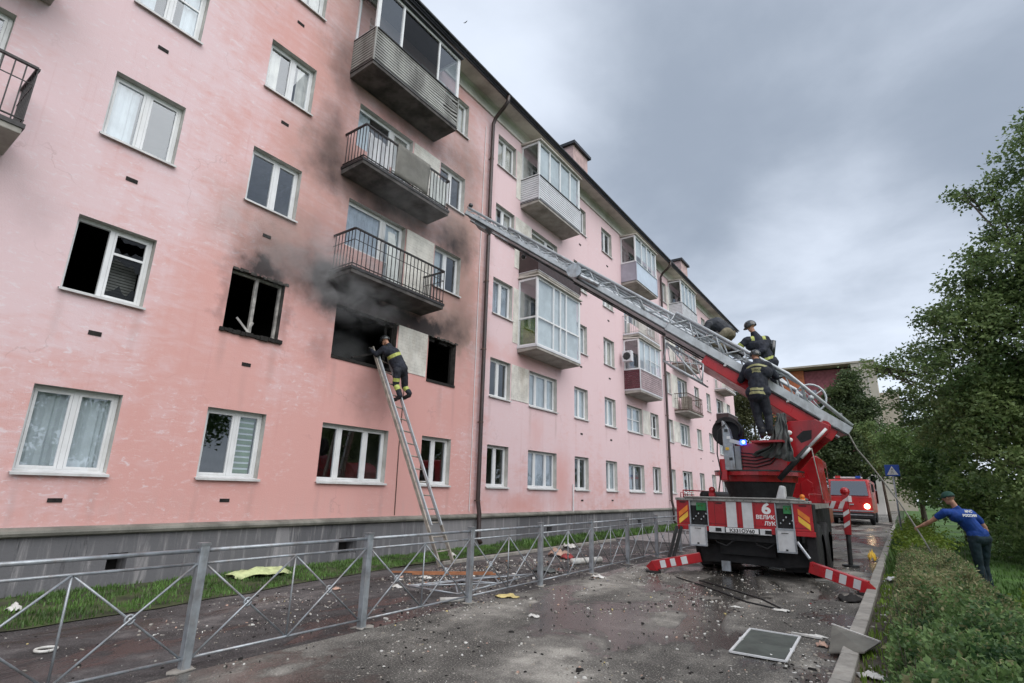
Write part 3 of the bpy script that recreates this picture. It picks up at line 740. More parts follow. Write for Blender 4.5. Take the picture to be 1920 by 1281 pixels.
# balconies
def balcony(y0, y1, f, style, X=.82):
    zt = .83+FH*f+.0; zb = zt-.16
    sooty = (y0 > 5 and y0 < 9)
    sl = MB(); sl.poly([(0.003, y0, zb-.03), (X, y0, zb+.02), (X, y0, zt), (0.003, y0, zt)], (0, y1-y0, 0))
    Bc = part('balcony', sl, 'slab_sooty' if sooty else 'slab_concrete', B, bevel=.01)
    ed = MB(); ed.box(X+.002, X+.02, y0-.02, y1+.02, zt-.05, zt+.02); ed.box(0.004, X+.002, y0-.02, y0-.002, zt-.05, zt+.02); ed.box(0.004, X+.002, y1+.002, y1+.02, zt-.05, zt+.02)
    parts('slab_edging', ed, {'black': 'black_iron', 'rust': 'rust_iron'}.get(style, 'black_iron' if style in ('siding', 'white_siding', 'blue') else 'siding_white'), Bc)
    rt = zt+.96
    def outline(mb, z, w_, h, x=X-.02):
        mb.beam((0.01, y0+.02, z), (x, y0+.02, z), w_, h); mb.beam((x, y0+.02, z), (x, y1-.02, z), w_, h); mb.beam((0.01, y1-.02, z), (x, y1-.02, z), w_, h)
    if style in ('black', 'rust', 'thin_white'):
        m_ = {'black': 'black_iron', 'rust': 'rust_iron', 'thin_white': 'white_iron'}[style]
        hr = MB(); outline(hr, rt, .05, .035); part('handrail', hr, m_, Bc)
        hr = MB(); outline(hr, zt+.09, .03, .015); outline(hr, rt-.28, .015, .012) if f == 2 else None; part('lower_rail', hr, m_, Bc)
        x = X-.02; bm0 = None
        pos = [(x, y0+.02+(y1-y0-.04)*i/24) for i in range(25)]+[(.1+(x-.1)*i/6, y0+.02) for i in range(6)]+[(.1+(x-.1)*i/6, y1-.02) for i in range(6)]
        for (px, py) in pos:
            if bm0 is None:
                t = MB(); t.box(-.008, .008, -.008, .008, 0, rt-zt-.02); o = part('baluster', t, m_); bm0 = o.data
            else: o = bpy.data.objects.new('baluster', bm0); COL.objects.link(o)
            o.parent = Bc; o.location = Vector((px, py, zt+.01))-OFF[B]; OFF[o] = OFF[B]
    if style in ('siding', 'white_siding', 'maroon', 'blue', 'brown'):
        fm, sm = {'siding': ('siding_grey', 'siding_grey'), 'white_siding': ('siding_white', 'siding_white'), 'maroon': ('siding_rose', 'siding_maroon'), 'blue': ('sheet_blue', 'siding_lilac'), 'brown': ('sheet_brown', 'sheet_brown')}[style]
        n = {'siding': 12, 'white_siding': 11, 'maroon': 10, 'blue': 1, 'brown': 1}[style]
        hh = (rt-zt+.05)/n
        for i in range(n):
            z = zt-.04+i*hh; t = MB()
            warp = (lambda yy: (0.06*math.sin((yy-9.0)*2.1+i)+random.uniform(-.02, .02))*max(0, (yy-9.0))/1.3) if style == 'siding' else (lambda yy: 0)
            ysn = [y0+(y1-y0)*q/10 for q in range(11)]
            for q in range(10):
                ya, yb = ysn[q], ysn[q+1]; wa = warp(ya); wb_ = warp(yb)
                t.add([(X, ya, z+wa), (X+.022, ya, z+.006+wa), (X+.006, ya, z+hh-.004+wa), (X, ya, z+hh-.004+wa), (X, yb, z+wb_), (X+.022, yb, z+.006+wb_), (X+.006, yb, z+hh-.004+wb_), (X, yb, z+hh-.004+wb_)],
                      [(0, 1, 2, 3), (4, 7, 6, 5), (1, 5, 6, 2), (0, 4, 5, 1), (2, 6, 7, 3), (0, 3, 7, 4)])
            part('siding_board', t, fm, Bc)
            t = MB(); t.add([(0.01, y0-.004, z), (X, y0-.004, z), (X, y0-.022, z+.006), (.01, y0-.022, z+.006), (.01, y0-.006, z+hh-.004), (X, y0-.006, z+hh-.004)],
                            [(0, 1, 2, 3), (3, 2, 5, 4)])
            part('siding_board', t, sm, Bc)
        t = MB(); t.box(.01, X-.01, y1-.01, y1+.01, zt, rt)
        part('side_panel', t, sm, Bc)
        t = MB(); t.box(X-.005, X+.035, y0-.035, y0+.01, zt-.05, rt); t.box(X-.005, X+.035, y1-.01, y1+.03, zt-.05, rt); parts('corner_trim', t, {'maroon': 'siding_white', 'blue': 'siding_lilac', 'brown': 'sheet_brown'}.get(style, 'siding_white' if style == 'white_siding' else 'siding_grey'), Bc)
        t = MB(); outline(t, rt+.01, .09, .03, X); part('sill_rail', t, 'black_iron' if style in ('siding', 'white_siding') else 'siding_white', Bc)
    if style in ('siding', 'white_siding', 'maroon', 'blue', 'full'):
        zg0 = rt+.03 if style != 'full' else zt+.02; zg1 = zt+2.44 if f == 4 else zt+2.5
        nb = {'siding': [0, .27, .72, 1.0], 'white_siding': [0, .25, .5, .75, 1], 'maroon': [0, .24, .5, .76, 1], 'blue': [0, .3, .55, .78, 1], 'full': [0, .36, .52, .66, 1]}[style]
        gf = MB()
        for q in nb:
            y = y0+(y1-y0)*q; wd = .05 if q in (0, 1) else .028; y = min(max(y, y0+.03), y1-.03); gf.box(X-.06, X, y-wd, y+wd, zg0, zg1)
        gf.box(X-.055, X-.005, y0, y1, zg1-.07, zg1+.01); gf.box(X-.055, X-.005, y0, y1, zg0, zg0+.05)
        gf.box(.01, X-.06, y0+.002, y0+.05, zg1-.07, zg1+.01); gf.box(.01, X-.06, y0+.002, y0+.05, zg0, zg0+.05); gf.box(.01, .07, y0+.003, y0+.052, zg0, zg1)
        gf.box(.01, X-.06, y1-.05, y1-.002, zg1-.07, zg1+.01); gf.box(.01, X-.06, y1-.05, y1-.002, zg0, zg0+.05)
        if style == 'full': gf.box(X-.058, X-.002, y0, y1, zt+1.0, zt+1.06); gf.box(.01, X-.06, y0+.001, y0+.053, zt+1.0, zt+1.06)
        if style == 'maroon': gf.box(X-.05, X-.01, y0+1.1, y1-.1, zg0+.66, zg0+.69)
        part('glazing_frame', gf, 'pvc_white', Bc)
        for q in range(len(nb)-1):
            a = y0+(y1-y0)*nb[q]+.03; b = y0+(y1-y0)*nb[q+1]-.03
            t = MB(); t.quad((X-.03, a, zg0+.04), (X-.03, b, zg0+.04), (X-.03, b, zg1-.05), (X-.03, a, zg1-.05))
            gm = 'glass_bal' if not (style == 'siding' and q == 1) else 'glass_dirty'
            part('pane', t, gm, Bc)
        for yy in (y0+.03, y1-.03):
            t = MB(); t.quad((.05, yy, zg0+.04), (X-.05, yy, zg0+.04), (X-.05, yy, zg1-.05), (.05, yy, zg1-.05)); part('pane', t, 'glass_bal', Bc)
        if style == 'full':
            t = MB(); t.quad((X-.1, y0+.05, zt+.05), (X-.1, y1-.05, zt+.05), (X-.1, y1-.05, zt+1.0), (X-.1, y0+.05, zt+1.0)); part('lower_panel', t, 'siding_white', Bc)
            t = MB()
            for q in range(8): t.box(.12, .125, y0+.1, y0+.11, 0, 0)
            t = MB(); t.quad((.08, y0+.09, zt+.05), (X-.12, y0+.09, zt+.05), (X-.12, y0+.09, zt+1.0), (.08, y0+.09, zt+1.0)); part('side_lining', t, 'leaf_lime', Bc)
        # white sheet behind the panes, standing in for the bright sky's reflection
        bl0 = zg0+.06 if style in ('full', 'white_siding') else zg1-1.0
        t = MB(); t.quad((X-.09, y0+.1, bl0), (X-.09, y1-.1, bl0), (X-.09, y1-.1, zg1-.03), (X-.09, y0+.1, zg1-.03))
        if style in ('full', 'blue', 'white_siding', 'maroon'): part('blind_and_sky_glare', t, 'curtain', Bc)
        if style != 'full' or True:
            t = MB(); t.poly([(.0, y0-.06, zg1+.06), (X+.10, y0-.06, zg1+.01), (X+.10, y0-.06, zg1+.05), (.0, y0-.06, zg1+.13)], (0, y1-y0+.12, 0)); part('canopy', t, 'roof_metal' if style in ('siding',) else 'soffit', Bc)
    return Bc
random.seed(9)
balcony(-1.72, 1.35, 2, 'black'); balcony(-1.72, 1.35, 3, 'black'); balcony(-1.72, 1.35, 4, 'rust')
b3 = balcony(7.15, 10.25, 2, 'black'); b4 = balcony(7.13, 10.22, 3, 'black'); b5 = balcony(7.05, 10.25, 4, 'siding', .88)
balcony(15.0, 18.15, 2, 'full'); balcony(15.0, 18.15, 3, 'brown'); balcony(15.0, 18.2, 4, 'white_siding')
bS = balcony(24.25, 27.2, 2, 'maroon'); balcony(24.25, 27.2, 3, 'thin_white'); balcony(24.25, 27.2, 4, 'blue')
balcony(31.5, 34.5, 2, 'rust'); balcony(31.5, 34.5, 3, 'rust'); balcony(31.5, 34.5, 4, 'white_siding')
balcony(40.8, 43.6, 2, 'brown'); balcony(40.8, 43.6, 3, 'thin_white'); balcony(40.8, 43.6, 4, 'blue')

# air conditioner on the maroon balcony's side, drainpipes, clutter
ac = MB(); ac.box(.16, .62, 23.72, 23.98, 7.72, 8.25); o_ = part('air_conditioner', ac, 'siding_white', B, bevel=.015)
mb = MB(); mb.ball((.39, 23.715, 7.98), .2, 14, 4, (1, .08, 1)); part('fan_grille', mb, 'dark_steel', o_)
for y in (12.98, 29.85):
    mb = MB(); mb.path([(.78, y, 15.10), (.76, y, 14.88), (.60, y, 14.72), (.26, y, 14.45), (.14, y, 14.22), (.13, y, 12), (.13, y, 1.3), (.20, y, .95), (.21, y, .25), (.30, y, .12)], .068, 10)
    dp = part('downpipe', mb, 'downpipe_brown', B, smooth=True)
    mb = MB()
    for z in [1.3+2.3*i for i in range(6)]: mb.path([(.13, y, z-.02), (.13, y, z+.02)], .08, 10); mb.box(0, .1, y-.015, y+.015, z-.012, z+.012)
    part('pipe_clamp', mb, 'rust_iron', dp)
def drape(name, label, cat, mat, P0, P1, P2, P3, nx=14, ny=8, amp=.03, parent=None, fr=9, seed=0, sol=.006, group=None):
    P0, P1, P2, P3 = map(Vector, (P0, P1, P2, P3)); mb = MB(); vs = []
    nrm = (P1-P0).cross(P3-P0).normalized()
    for j in range(ny+1):
        for i in range(nx+1):
            u, v = i/nx, j/ny
            p = P0*(1-u)*(1-v)+P1*u*(1-v)+P2*u*v+P3*(1-u)*v
            p = p+nrm*(amp*(.25+.75*v)*(math.sin(u*fr+seed+v*1.1)+.5*math.sin(u*fr*2.3+seed*2+v*2)) + amp*.6*mnoise.noise(Vector((u*5, v*5, seed))))
            vs.append(p)
    W_ = nx+1
    mb.add(vs, [(j*W_+i, j*W_+i+1, (j+1)*W_+i+1, (j+1)*W_+i) for j in range(ny) for i in range(nx)])
    base = (P3+P2)/2
    o = part(name, mb, mat, parent, smooth=True, loc=tuple(base) if parent is None else None)
    sd = o.modifiers.new('solid', 'SOLIDIFY'); sd.thickness = sol
    if label: setp(o, label, cat, group)
    return o
drape('hanging_rug', 'dirty beige rug hung over the middle of the fourth floor balcony railing', 'rug', 'board_grey', (.86, 8.15, 10.24), (.86, 9.35, 10.24), (.87, 9.3, 9.32), (.87, 8.1, 9.3), amp=.012, fr=6, sol=.01)
drape('hanging_cloth', 'pale striped cloth hung at the right end of the fourth floor balcony', 'cloth', 'curtain', (.77, 9.45, 10.15), (.77, 10.15, 10.1), (.77, 10.12, 9.3), (.77, 9.5, 9.28), amp=.03, fr=16, seed=2)
drape('plastic_sheet', 'crumpled translucent plastic sheeting at the left end of the fourth floor balcony', 'sheeting', 'siding_white', (.72, 7.3, 10.1), (.72, 8.0, 10.05), (.7, 8.05, 9.28), (.7, 7.3, 9.26), amp=.05, fr=13, seed=4)
drape('hanging_cloth', 'grey curtain blowing out of the third floor balcony door', 'cloth', 'curtain', (.05, 8.75, 8.2), (.05, 9.0, 8.2), (.25, 9.15, 6.6), (.2, 8.7, 6.6), amp=.03, fr=12, seed=6)
mb = MB(); random.seed(3)
for i in range(34):
    y = random.uniform(7.3, 10.0); x = random.uniform(.1, .7); s_ = random.uniform(.03, .11); mb.ball((x, y, 9.28+s_*.7), s_, 6, 4, (1.2, 1.4, .8))
setp(part('balcony_rubbish', mb, 'canvas_grey', None, loc=(.4, 8.6, 9.24)), 'heap of sooty rubbish on the floor of the fourth floor balcony', 'rubbish', None, 'stuff')
for (y, z, lb) in ((33.1, 6.45, 'light wooden box standing on the rusty third floor balcony'),):
    mb = MB(); mb.box(.25, .7, y-1.0, y-.35, z, z+.85); setp(part('wooden_box', mb, 'wood_grey', loc=(.5, y-.7, z)), lb, 'box')

# ------------------------------------------------------------ pedestrian fence
FN = thing('metal_fence', 'grey galvanised pedestrian fence with crossed bars between footpath and road', 'fence', (4.95, 9, 0))
FX = 4.92
posts_y = [-3.2, -1.2, .8, 2.79, 4.79, 6.79, 8.79, 10.85, 12.8, 14.8, 16.8, 18.8, 20.8, 22.8, 24.8]
def fx(y): return FX+.0 if y < 9 else FX-.015*(y-9)
for y in posts_y:
    mb = MB(); mb.box(fx(y)-.04, fx(y)+.04, y-.04, y+.04, -.02, 1.06); P_ = part('post', mb, 'galvanised', FN, bevel=.006)
    mb = MB(); mb.box(fx(y)-.046, fx(y)+.046, y-.046, y+.046, 1.045, 1.068); part('post_cap', mb, 'alu_dark', P_)
for a, b in zip(posts_y, posts_y[1:]):
    p = lambda y, z: (fx(y), y, z)
    a2, b2 = a+.04, b-.04; m = (a+b)/2
    down = abs(a-6.79) < .1
    for z, r in ((1.0, .019), (.885, .013), (.09, .013)):
        mb = MB(); mb.tube(p(a2, z), p(b2, z), r, 8); part('rail', mb, 'galvanised', FN, smooth=True)
    mb = MB(); mb.tube(p(m, .09), p(m, .885), .010, 6); part('mid_bar', mb, 'galvanised', FN, smooth=True)
    for (u0, u1) in ((a2, m), (m, b2)):
        for (z0, z1, dx) in ((.09, .885, .009), (.885, .09, -.009)):
            mb = MB(); mb.tube((fx(u0)+dx, u0, z0), (fx(u1)+dx, u1, z1), .010, 6); part('cross_bar', mb, 'galvanised', FN, smooth=True)
        c = (fx(m), (u0+u1)/2, .4875); mb = MB()
        pts = [(c[0], c[1]+.036*math.cos(t*math.pi/6), c[2]+.036*math.sin(t*math.pi/6)) for t in range(13)]
        mb.path(pts, .010, 6); mb.ball(c, .02, 8, 5, (.8, 1, 1)); part('rosette', mb, 'galvanised', FN, smooth=True)
# concrete footing patches
mb = MB(); random.seed(4)
for y in posts_y:
    pts = [(fx(y)+.10*random.uniform(.5, 1.5)*math.cos(t), y+.12*random.uniform(.5, 1.5)*math.sin(t), .002) for t in [i*math.pi/5 for i in range(10)]]
    mb.poly(pts, (0, 0, .008))
parts('footing', mb, 'kerb_concrete', FN)
LP = thing('fallen_fence_panel', 'loose fence panel lying flat on the ground behind the upright fence', 'fence panel', (4.2, 8, .05))
L0, L1, L2, L3 = Vector((3.7, 6.75, .10)), Vector((4.62, 6.9, .07)), Vector((4.72, 8.9, .16)), Vector((3.85, 8.85, .05))
def lp(u, v): return (L0*(1-u)+L1*u)*(1-v)+(L3*(1-u)+L2*u)*v
for (s0, s1) in (((0, 0), (0, 1)), ((1, 0), (1, 1)), ((.12, 0), (.12, 1)), ((0, .5), (1, .5)), ((0, 0), (1, .5)), ((1, 0), (0, .5)), ((0, .5), (1, 1)), ((1, .5), (0, 1)), ((0, 0), (1, 0)), ((0, 1), (1, 1))):
    mb = MB(); mb.tube(lp(*s0), lp(*s1), .014, 6); part('bar', mb, 'galvanised', LP, smooth=True)

# ------------------------------------------------------------ wooden rescue ladder against the facade
LD = thing('leaning_ladder', 'long worn grey two section ladder leaning against the burnt second floor opening', 'ladder', (2.16, 9.46, 0))
fa, fb = Vector((2.20, 9.17, 0.02)), Vector((2.12, 9.70, .02)); ta, tb = Vector((.10, 8.57, 4.95)), Vector((.10, 9.05, 4.88))
for (p, q) in ((fa, ta), (fb, tb)):
    mb = MB(); mb.beam(p, q, .035, .075, (1, 0, 0)); part('stile', mb, 'wood_grey', LD)
of = Vector((.045, 0, .03))
for (p, q, s) in ((fa, ta, 1), (fb, tb, -1)):
    a_ = p.lerp(q, .16)+of+Vector((0, .06*s, 0)); b_ = p.lerp(q, .97)+of+Vector((0, .06*s, 0)); mb = MB(); mb.beam(a_, b_, .03, .06, (1, 0, 0)); part('stile', mb, 'alu_ladder', LD)
n = 17
for i in range(1, n):
    t = i/n; mb = MB(); mb.tube(fa.lerp(ta, t), fb.lerp(tb, t), .016, 7); part('rung', mb, 'wood_grey', LD, smooth=True)

# ------------------------------------------------------------ aerial ladder truck
TR = thing('ladder_truck', 'red fire engine with turntable ladder, seen from behind with its outriggers down', 'fire engine', (7.55, 16, 0))
X0, X1, YB = 6.19, 8.88, 12.5
mb = MB(); mb.box(X0+.02, X1-.02, YB+.05, 16.0, 1.40, 1.50); mb.box(X0+.02, 8.6, 16.0, 18.5, 1.40, 1.50); part('deck', mb, 'deck_plate', TR)
mb = MB(); mb.box(X0-.01, X1+.01, YB-.03, YB+.06, 1.505, 1.56); mb.path([(X0+.2, YB-.04, 1.575), (X1-.7, YB-.04, 1.585), (X1-.1, YB-.02, 1.565)], .02, 8); part('deck_edge', mb, 'deck_plate', TR, bevel=.008)
def redpanel(x0, x1, z0=.98, z1=1.503, y=YB, mat='red_paint', d=.06, name='rear_panel'):
    mb = MB(); mb.box(x0, x1, y, y+d, z0, z1); return part(name, mb, mat, TR, bevel=.006)
pL = redpanel(X0, 6.48); pM = redpanel(6.875, 8.225); pR = redpanel(8.55, X1)
for (a, b, dx) in ((6.48, 6.875, 0), (8.225, 8.55, 0)):
    mb = MB(); mb.box(a, b, YB+.02, YB+.07, 1.49, 1.503); mb.box(a, b, YB+.20, YB+.21, 1.0, 1.49); mb.box(a, a+.008, YB+.0, YB+.3, 1.0, 1.49); mb.box(b-.008, b, YB, YB+.3, 1.0, 1.49); mb.box(a, b, YB, YB+.3, .985, 1.0)
    c_ = part('control_locker', mb, 'alu_dark', TR)
    random.seed(int(a*10)); mb = MB(); mb.box(a+.14, b-.04, YB+.03, YB+.16, 1.30, 1.46); part('control_box', mb, 'green_box', c_)
    mb = MB()
    for i in range(6):
        x = a+.07+.055*i; 
        if x < b-.03: mb.tube((x, YB+.26, 1.05+.06*(i % 3)), (x, YB+.05, 1.10+.06*(i % 3)), .014, 6); mb.ball((x, YB+.04, 1.11+.06*(i % 3)), .022, 6, 5)
    part('lever', mb, 'chrome', c_)
    mb = MB(); mb.ball((a+.20, YB+.025, 1.40), .016, 6, 5); mb.ball((a+.27, YB+.025, 1.40), .016, 6, 5); part('indicator', mb, 'leaf_lime', c_)
mb = MB(); mb.box(6.475, 6.50, YB-.012, YB+.02, .99, 1.503); mb.box(8.525, 8.55, YB-.012, YB+.02, .99, 1.503); mb.box(6.86, 6.88, YB-.012, YB+.02, .99, 1.503); mb.box(8.215, 8.235, YB-.012, YB+.02, .99, 1.503); parts('locker_frame', mb, 'galvanised', TR)
for (a, b, z0, z1) in ((6.46, 6.84, .57, 1.0), (8.20, 8.56, .56, 1.02)):
    mb = MB(); mb.box(a, b, YB-.06, YB-.035, z0, z1); d_ = part('locker_door', mb, 'reflective_white', TR, bevel=.008)
    mb = MB(); frame_bars(mb, 0, 0, 1, 0, 1, .1); mb = MB(); t = .03
    mb.box(a, a+t, YB-.072, YB-.06, z0, z1); mb.box(b-t, b, YB-.072, YB-.06, z0, z1); mb.box(a+t, b-t, YB-.072, YB-.06, z0, z0+t); mb.box(a+t, b-t, YB-.072, YB-.06, z1-t, z1); part('door_rim', mb, 'galvanised', d_)
    mb = MB(); mb.box((a+b)/2-.02, (a+b)/2+.02, YB-.075, YB-.06, z0+.04, z0+.07); part('latch', mb, 'dark_steel', d_)
for (a, b) in ((7.26, 7.465), (7.58, 7.785)):
    mb = MB(); mb.box(a, b, YB-.004, YB, .985, 1.50); part('reflective_stripe', mb, 'reflective_white', TR)
for (x0, s, p_) in ((6.22, 1, pL), (8.85, -1, pR)):
    for i in range(2):
        x = x0+s*.02; z = 1.0+i*.14
        mb = MB(); mb.poly([(x, YB-.004, z), (x+s*.20, YB-.004, z+.16), (x+s*.20, YB-.004, z+.27), (x, YB-.004, z+.11)], (0, .003, 0)); part('chevron', mb, 'orange_mark' if i else 'yellow_mark', p_)
for (a) in (6.27, 7.05, 8.66):
    mb = MB(); mb.box(a, a+.13, YB-.012, YB, 1.455, 1.475); part('panel_slot', mb, 'black_under', TR)
def on_rear(txt, size, x, z, mat, name='lettering', bold=.006, sx=1.0, y=YB-.004):
    o = part(name, text_mb(txt, size, (x, y, z), (1, 0, 0), (0, 0, 1), .0015, 'CENTER', sx, bold), mat, TR); return o
on_rear('6', .29, 8.05, 1.29, 'white_print', 'number', .012, 1.2)
mb = MB(); mb.box(8.165, 8.20, YB-.006, YB-.002, 1.31, 1.50); 
on_rear('ВЕЛИК', .105, 8.02, 1.18, 'white_print', sx=1.0, bold=.003)
on_rear('ЛУК', .105, 8.10, 1.06, 'white_print', sx=1.0, bold=.003)
mb = MB(); mb.box(X0, X1+.02, YB-.01, YB+.09, .885, .975); part('light_bar', mb, 'red_paint', TR, bevel=.006)
mb = MB(); mb.box(6.88, 8.12, YB-.025, YB-.012, .862, .985); part('rear_bumper', mb, 'reflective_white', TR, bevel=.006)
mb = MB(); mb.box(7.21, 7.90, YB-.035, YB-.026, .872, .985); pp = part('plate_holder', mb, 'black_under', TR)
mb = MB(); mb.box(7.235, 7.875, YB-.041, YB-.036, .882, .976); pq = part('number_plate', mb, 'white_print', pp)
o = part('plate_text', text_mb('К331ОУ60', .095, (7.555, YB-.0425, .892), (1, 0, 0), (0, 0, 1), .001, 'CENTER', 1.15, .003), 'black_print', TR)
for a in (7.02, 8.0): mb = MB(); mb.box(a, a+.12, YB-.034, YB-.024, .89, .96); part('tail_lamp', mb, 'black_under', TR)
mb = MB()
for x in (6.27, 6.42):
    mb.path([(x, YB+.1, 1.55), (x, YB+.1, 1.67), (x+.1, YB+.1, 1.67), (x+.1, YB+.1, 1.55)], .01, 6)
parts('grab_handle', mb, 'red_paint', TR, smooth=True)
mb = MB(); mb.box(6.78, 6.90, 13.0, 13.12, 1.5, 1.68); mb.ball((6.84, 13.06, 1.74), .075, 8, 6); mb.box(6.9, 7.0, 13.0, 13.1, 1.5, 1.6); part('monitor_valve', mb, 'red_paint', TR)
# chassis, skirts, wheels
mb = MB(); mb.box(6.5, 8.6, YB+.06, 18.6, .72, 1.40); mb.box(7.0, 8.1, YB+.3, 18.6, .42, .72); part('chassis', mb, 'black_under', TR)
mb = MB(); mb.box(X0+.02, 6.5, 15.95, 18.4, .55, 1.40); mb.box(8.35, 8.58, 15.95, 18.4, .55, 1.40); parts('side_locker', mb, 'red_paint', TR, bevel=.01)
mb = MB(); mb.box(8.72, 8.90, 12.58, 12.95, .34, 1.5); part('corner_post', mb, 'black_under', TR, bevel=.02)
def wheel(parent, x0, x1, y, r=.54):
    mb = MB(); n = 28; prof = [(x0, r*.62), (x0+.02, r*.9), (x0+.06, r), (x1-.06, r), (x1-.02, r*.9), (x1, r*.62)]
    vs = []; fs = []
    for i in range(n):
        t = 2*math.pi*i/n
        for (x, q) in prof: vs.append((x, y+q*math.cos(t), r+q*math.sin(t)))
    k_ = len(prof)
    for i in range(n):
        for j in range(k_-1): fs.append((i*k_+j, i*k_+j+1, ((i+1) % n)*k_+j+1, ((i+1) % n)*k_+j))
    mb.add(vs, fs); W = part('wheel', mb, 'rubber', parent, smooth=False)
    mb = MB(); mb.tube((x0+.05, y, r), (x1-.05, y, r), r*.63, 20); part('rim', mb, 'dark_steel', W)
for y in (13.95, 15.3):
    for (a, b) in ((6.25, 6.53), (6.56, 6.84), (8.20, 8.48), (8.52, 8.86)): wheel(TR, a, b, y)
wheel(TR, 6.3, 6.62, 19.7); wheel(TR, 8.15, 8.45, 19.7)
for (a, b) in ((6.42, 7.10), (8.12, 8.86)):
    mb = MB(); mb.path([(a+.03, 13.28, .96), (a+.03, 13.25, .2)], .01, 4); mb = MB(); mb.poly([(a, 13.26, .85), (b, 13.26, .85), (b, 13.22, .16), (a+.06, 13.22, .12)], (0, .015, 0)); part('mudflap', mb, 'rubber', TR)
mb = MB(); mb.poly([(6.55, 12.95, .60), (8.85, 12.95, .60), (8.86, 12.9, .30), (8.2, 12.9, .22), (7.2, 12.9, .25), (6.6, 12.9, .22)], (0, .4, 0)); part('under_truck_shadow', mb, 'black_under', TR)  # solid black mass standing in for the shadow beneath the truck
mb = MB(); mb.box(7.02, 7.20, 12.75, 12.80, .08, .28); part('wheel_chock', mb, 'galvanised', TR)
# rear outriggers: striped box arms on the ground
def striped_arm(p, q, w_, h, pat, name='outrigger'):
    p = Vector(p); q = Vector(q); mb = MB(); mb.beam(p, q, w_, h); A = part(name, mb, 'red_paint', TR, bevel=.008)
    d = (q-p); side = d.normalized().cross(Vector((0, 0, 1))).normalized()
    if side.y > 0: side = -side
    up = Vector((0, 0, 1))
    for (t0, t1) in pat:
        a = p.lerp(q, t0)+side*(w_/2+.002); b = p.lerp(q, t1)+side*(w_/2+.002); u = side.cross(d.normalized()); u = u if u.z > 0 else -u
        mb = MB(); hh = h*.40
        mb.add([a-u*hh, b-u*hh, b+u*hh, a+u*hh, a-u*hh+side*.002, b-u*hh+side*.002, b+u*hh+side*.002, a+u*hh+side*.002], [(0, 1, 2, 3), (4, 5, 6, 7), (0, 1, 5, 4), (1, 2, 6, 5), (2, 3, 7, 6), (3, 0, 4, 7)])
        part('white_band', mb, 'reflective_white', A)
    return A
a1 = striped_arm((6.72, 12.3, .36), (5.78, 11.95, .14), .14, .185, ((.28, .40), (.52, .62), (.72, .83)))
a2 = striped_arm((8.78, 12.25, .36), (9.68, 12.05, .13), .14, .20, ((.30, .42), (.54, .66), (.78, .90)))
for (x, y, s) in ((5.80, 11.95, -1), (9.66, 12.05, 1)):
    mb = MB(); mb.poly([(x, y-.08, .24), (x+s*.13, y-.08, .12), (x+s*.02, y-.08, .03), (x-s*.12, y-.08, .05)], (0, .16, 0)); part('arm_tip', mb, 'red_paint', TR)
    mb = MB(); mb.tube((x, y, 0), (x, y, .05), .16, 14); part('foot_pad', mb, 'dark_steel', TR)
for dx in (0, .10):
    mb = MB(); mb.beam((6.02+dx, 12.3, .25), (6.20+dx, 12.45, .95), .045, .06); part('jack_strut', mb, 'dark_steel', TR)
mb = MB(); mb.tube((8.58, 12.4, .78), (8.78, 12.3, .50), .028, 8); part('hydraulic_ram', mb, 'galvanised', TR)
# front outrigger, right side
mb = MB(); mb.beam((8.7, 16.6, 1.47), (9.22, 16.6, 1.47), .18, .19); fo = part('outrigger', mb, 'red_paint', TR, bevel=.01)
for i in range(2): mb = MB(); mb.poly([(8.80+i*.2, 16.505, 1.38), (8.90+i*.2, 16.505, 1.38), (8.98+i*.2, 16.505, 1.56), (8.88+i*.2, 16.505, 1.56)], (0, .003, 0)); part('white_band', mb, 'reflective_white', fo)
mb = MB(); mb.beam((9.19, 16.6, 1.75), (9.14, 16.6, .76), .15, .15, (0, 1, 0)); mb.ball((9.19, 16.6, 1.80), .11, 10, 8); fl_ = part('jack_leg', mb, 'red_paint', TR, bevel=.008)
for i, z in enumerate((1.55, 1.25, .98)):
    mb = MB(); x = 9.14+.05*(z-.76)
    mb.poly([(x-.07, 16.52, z-.07), (x+.07, 16.52, z+.03), (x+.07, 16.52, z+.13), (x-.07, 16.52, z+.03)], (0, .003, 0)); part('white_band', mb, 'reflective_white', fl_)
mb = MB(); mb.box(9.25, 9.32, 16.5, 16.56, 1.55, 1.7); part('side_lamp', mb, 'white_print', TR)
mb = MB(); mb.tube((9.14, 16.6, .78), (9.11, 16.6, .04), .055, 10); mb.tube((9.11, 16.6, 0), (9.11, 16.6, .05), .19, 14); part('jack_foot', mb, 'dark_steel', TR)
# cab
mb = MB(); mb.poly([(6.3, 18.7, .85), (6.3, 21.2, .85), (6.3, 21.25, 1.7), (6.3, 21.0, 2.78), (6.3, 18.7, 2.85)], (2.15, 0, 0)); cabo = part('cab', mb, 'red_paint', TR, bevel=.05)
mb = MB(); mb.box(8.451, 8.46, 19.0, 20.7, 1.8, 2.55); mb.box(6.6, 8.3, 18.69, 18.70, 1.95, 2.5); parts('cab_window', mb, 'windscreen', cabo)
mb = MB(); mb.poly([(8.12, 15.4, 1.5), (8.84, 15.4, 1.5), (8.76, 15.4, 2.62), (8.46, 15.4, 2.52), (8.12, 15.4, 2.2)], (0, 1.3, 0)); part('rear_fairing', mb, 'red_paint', TR, bevel=.02)
mb = MB(); mb.poly([(8.34, 15.38, 1.5), (8.66, 15.38, 1.5), (8.62, 15.38, 1.98), (8.50, 15.38, 2.08), (8.37, 15.38, 1.98)], (0, .02, 0)); part('fairing_hatch', mb, 'red_paint', TR, bevel=.01)
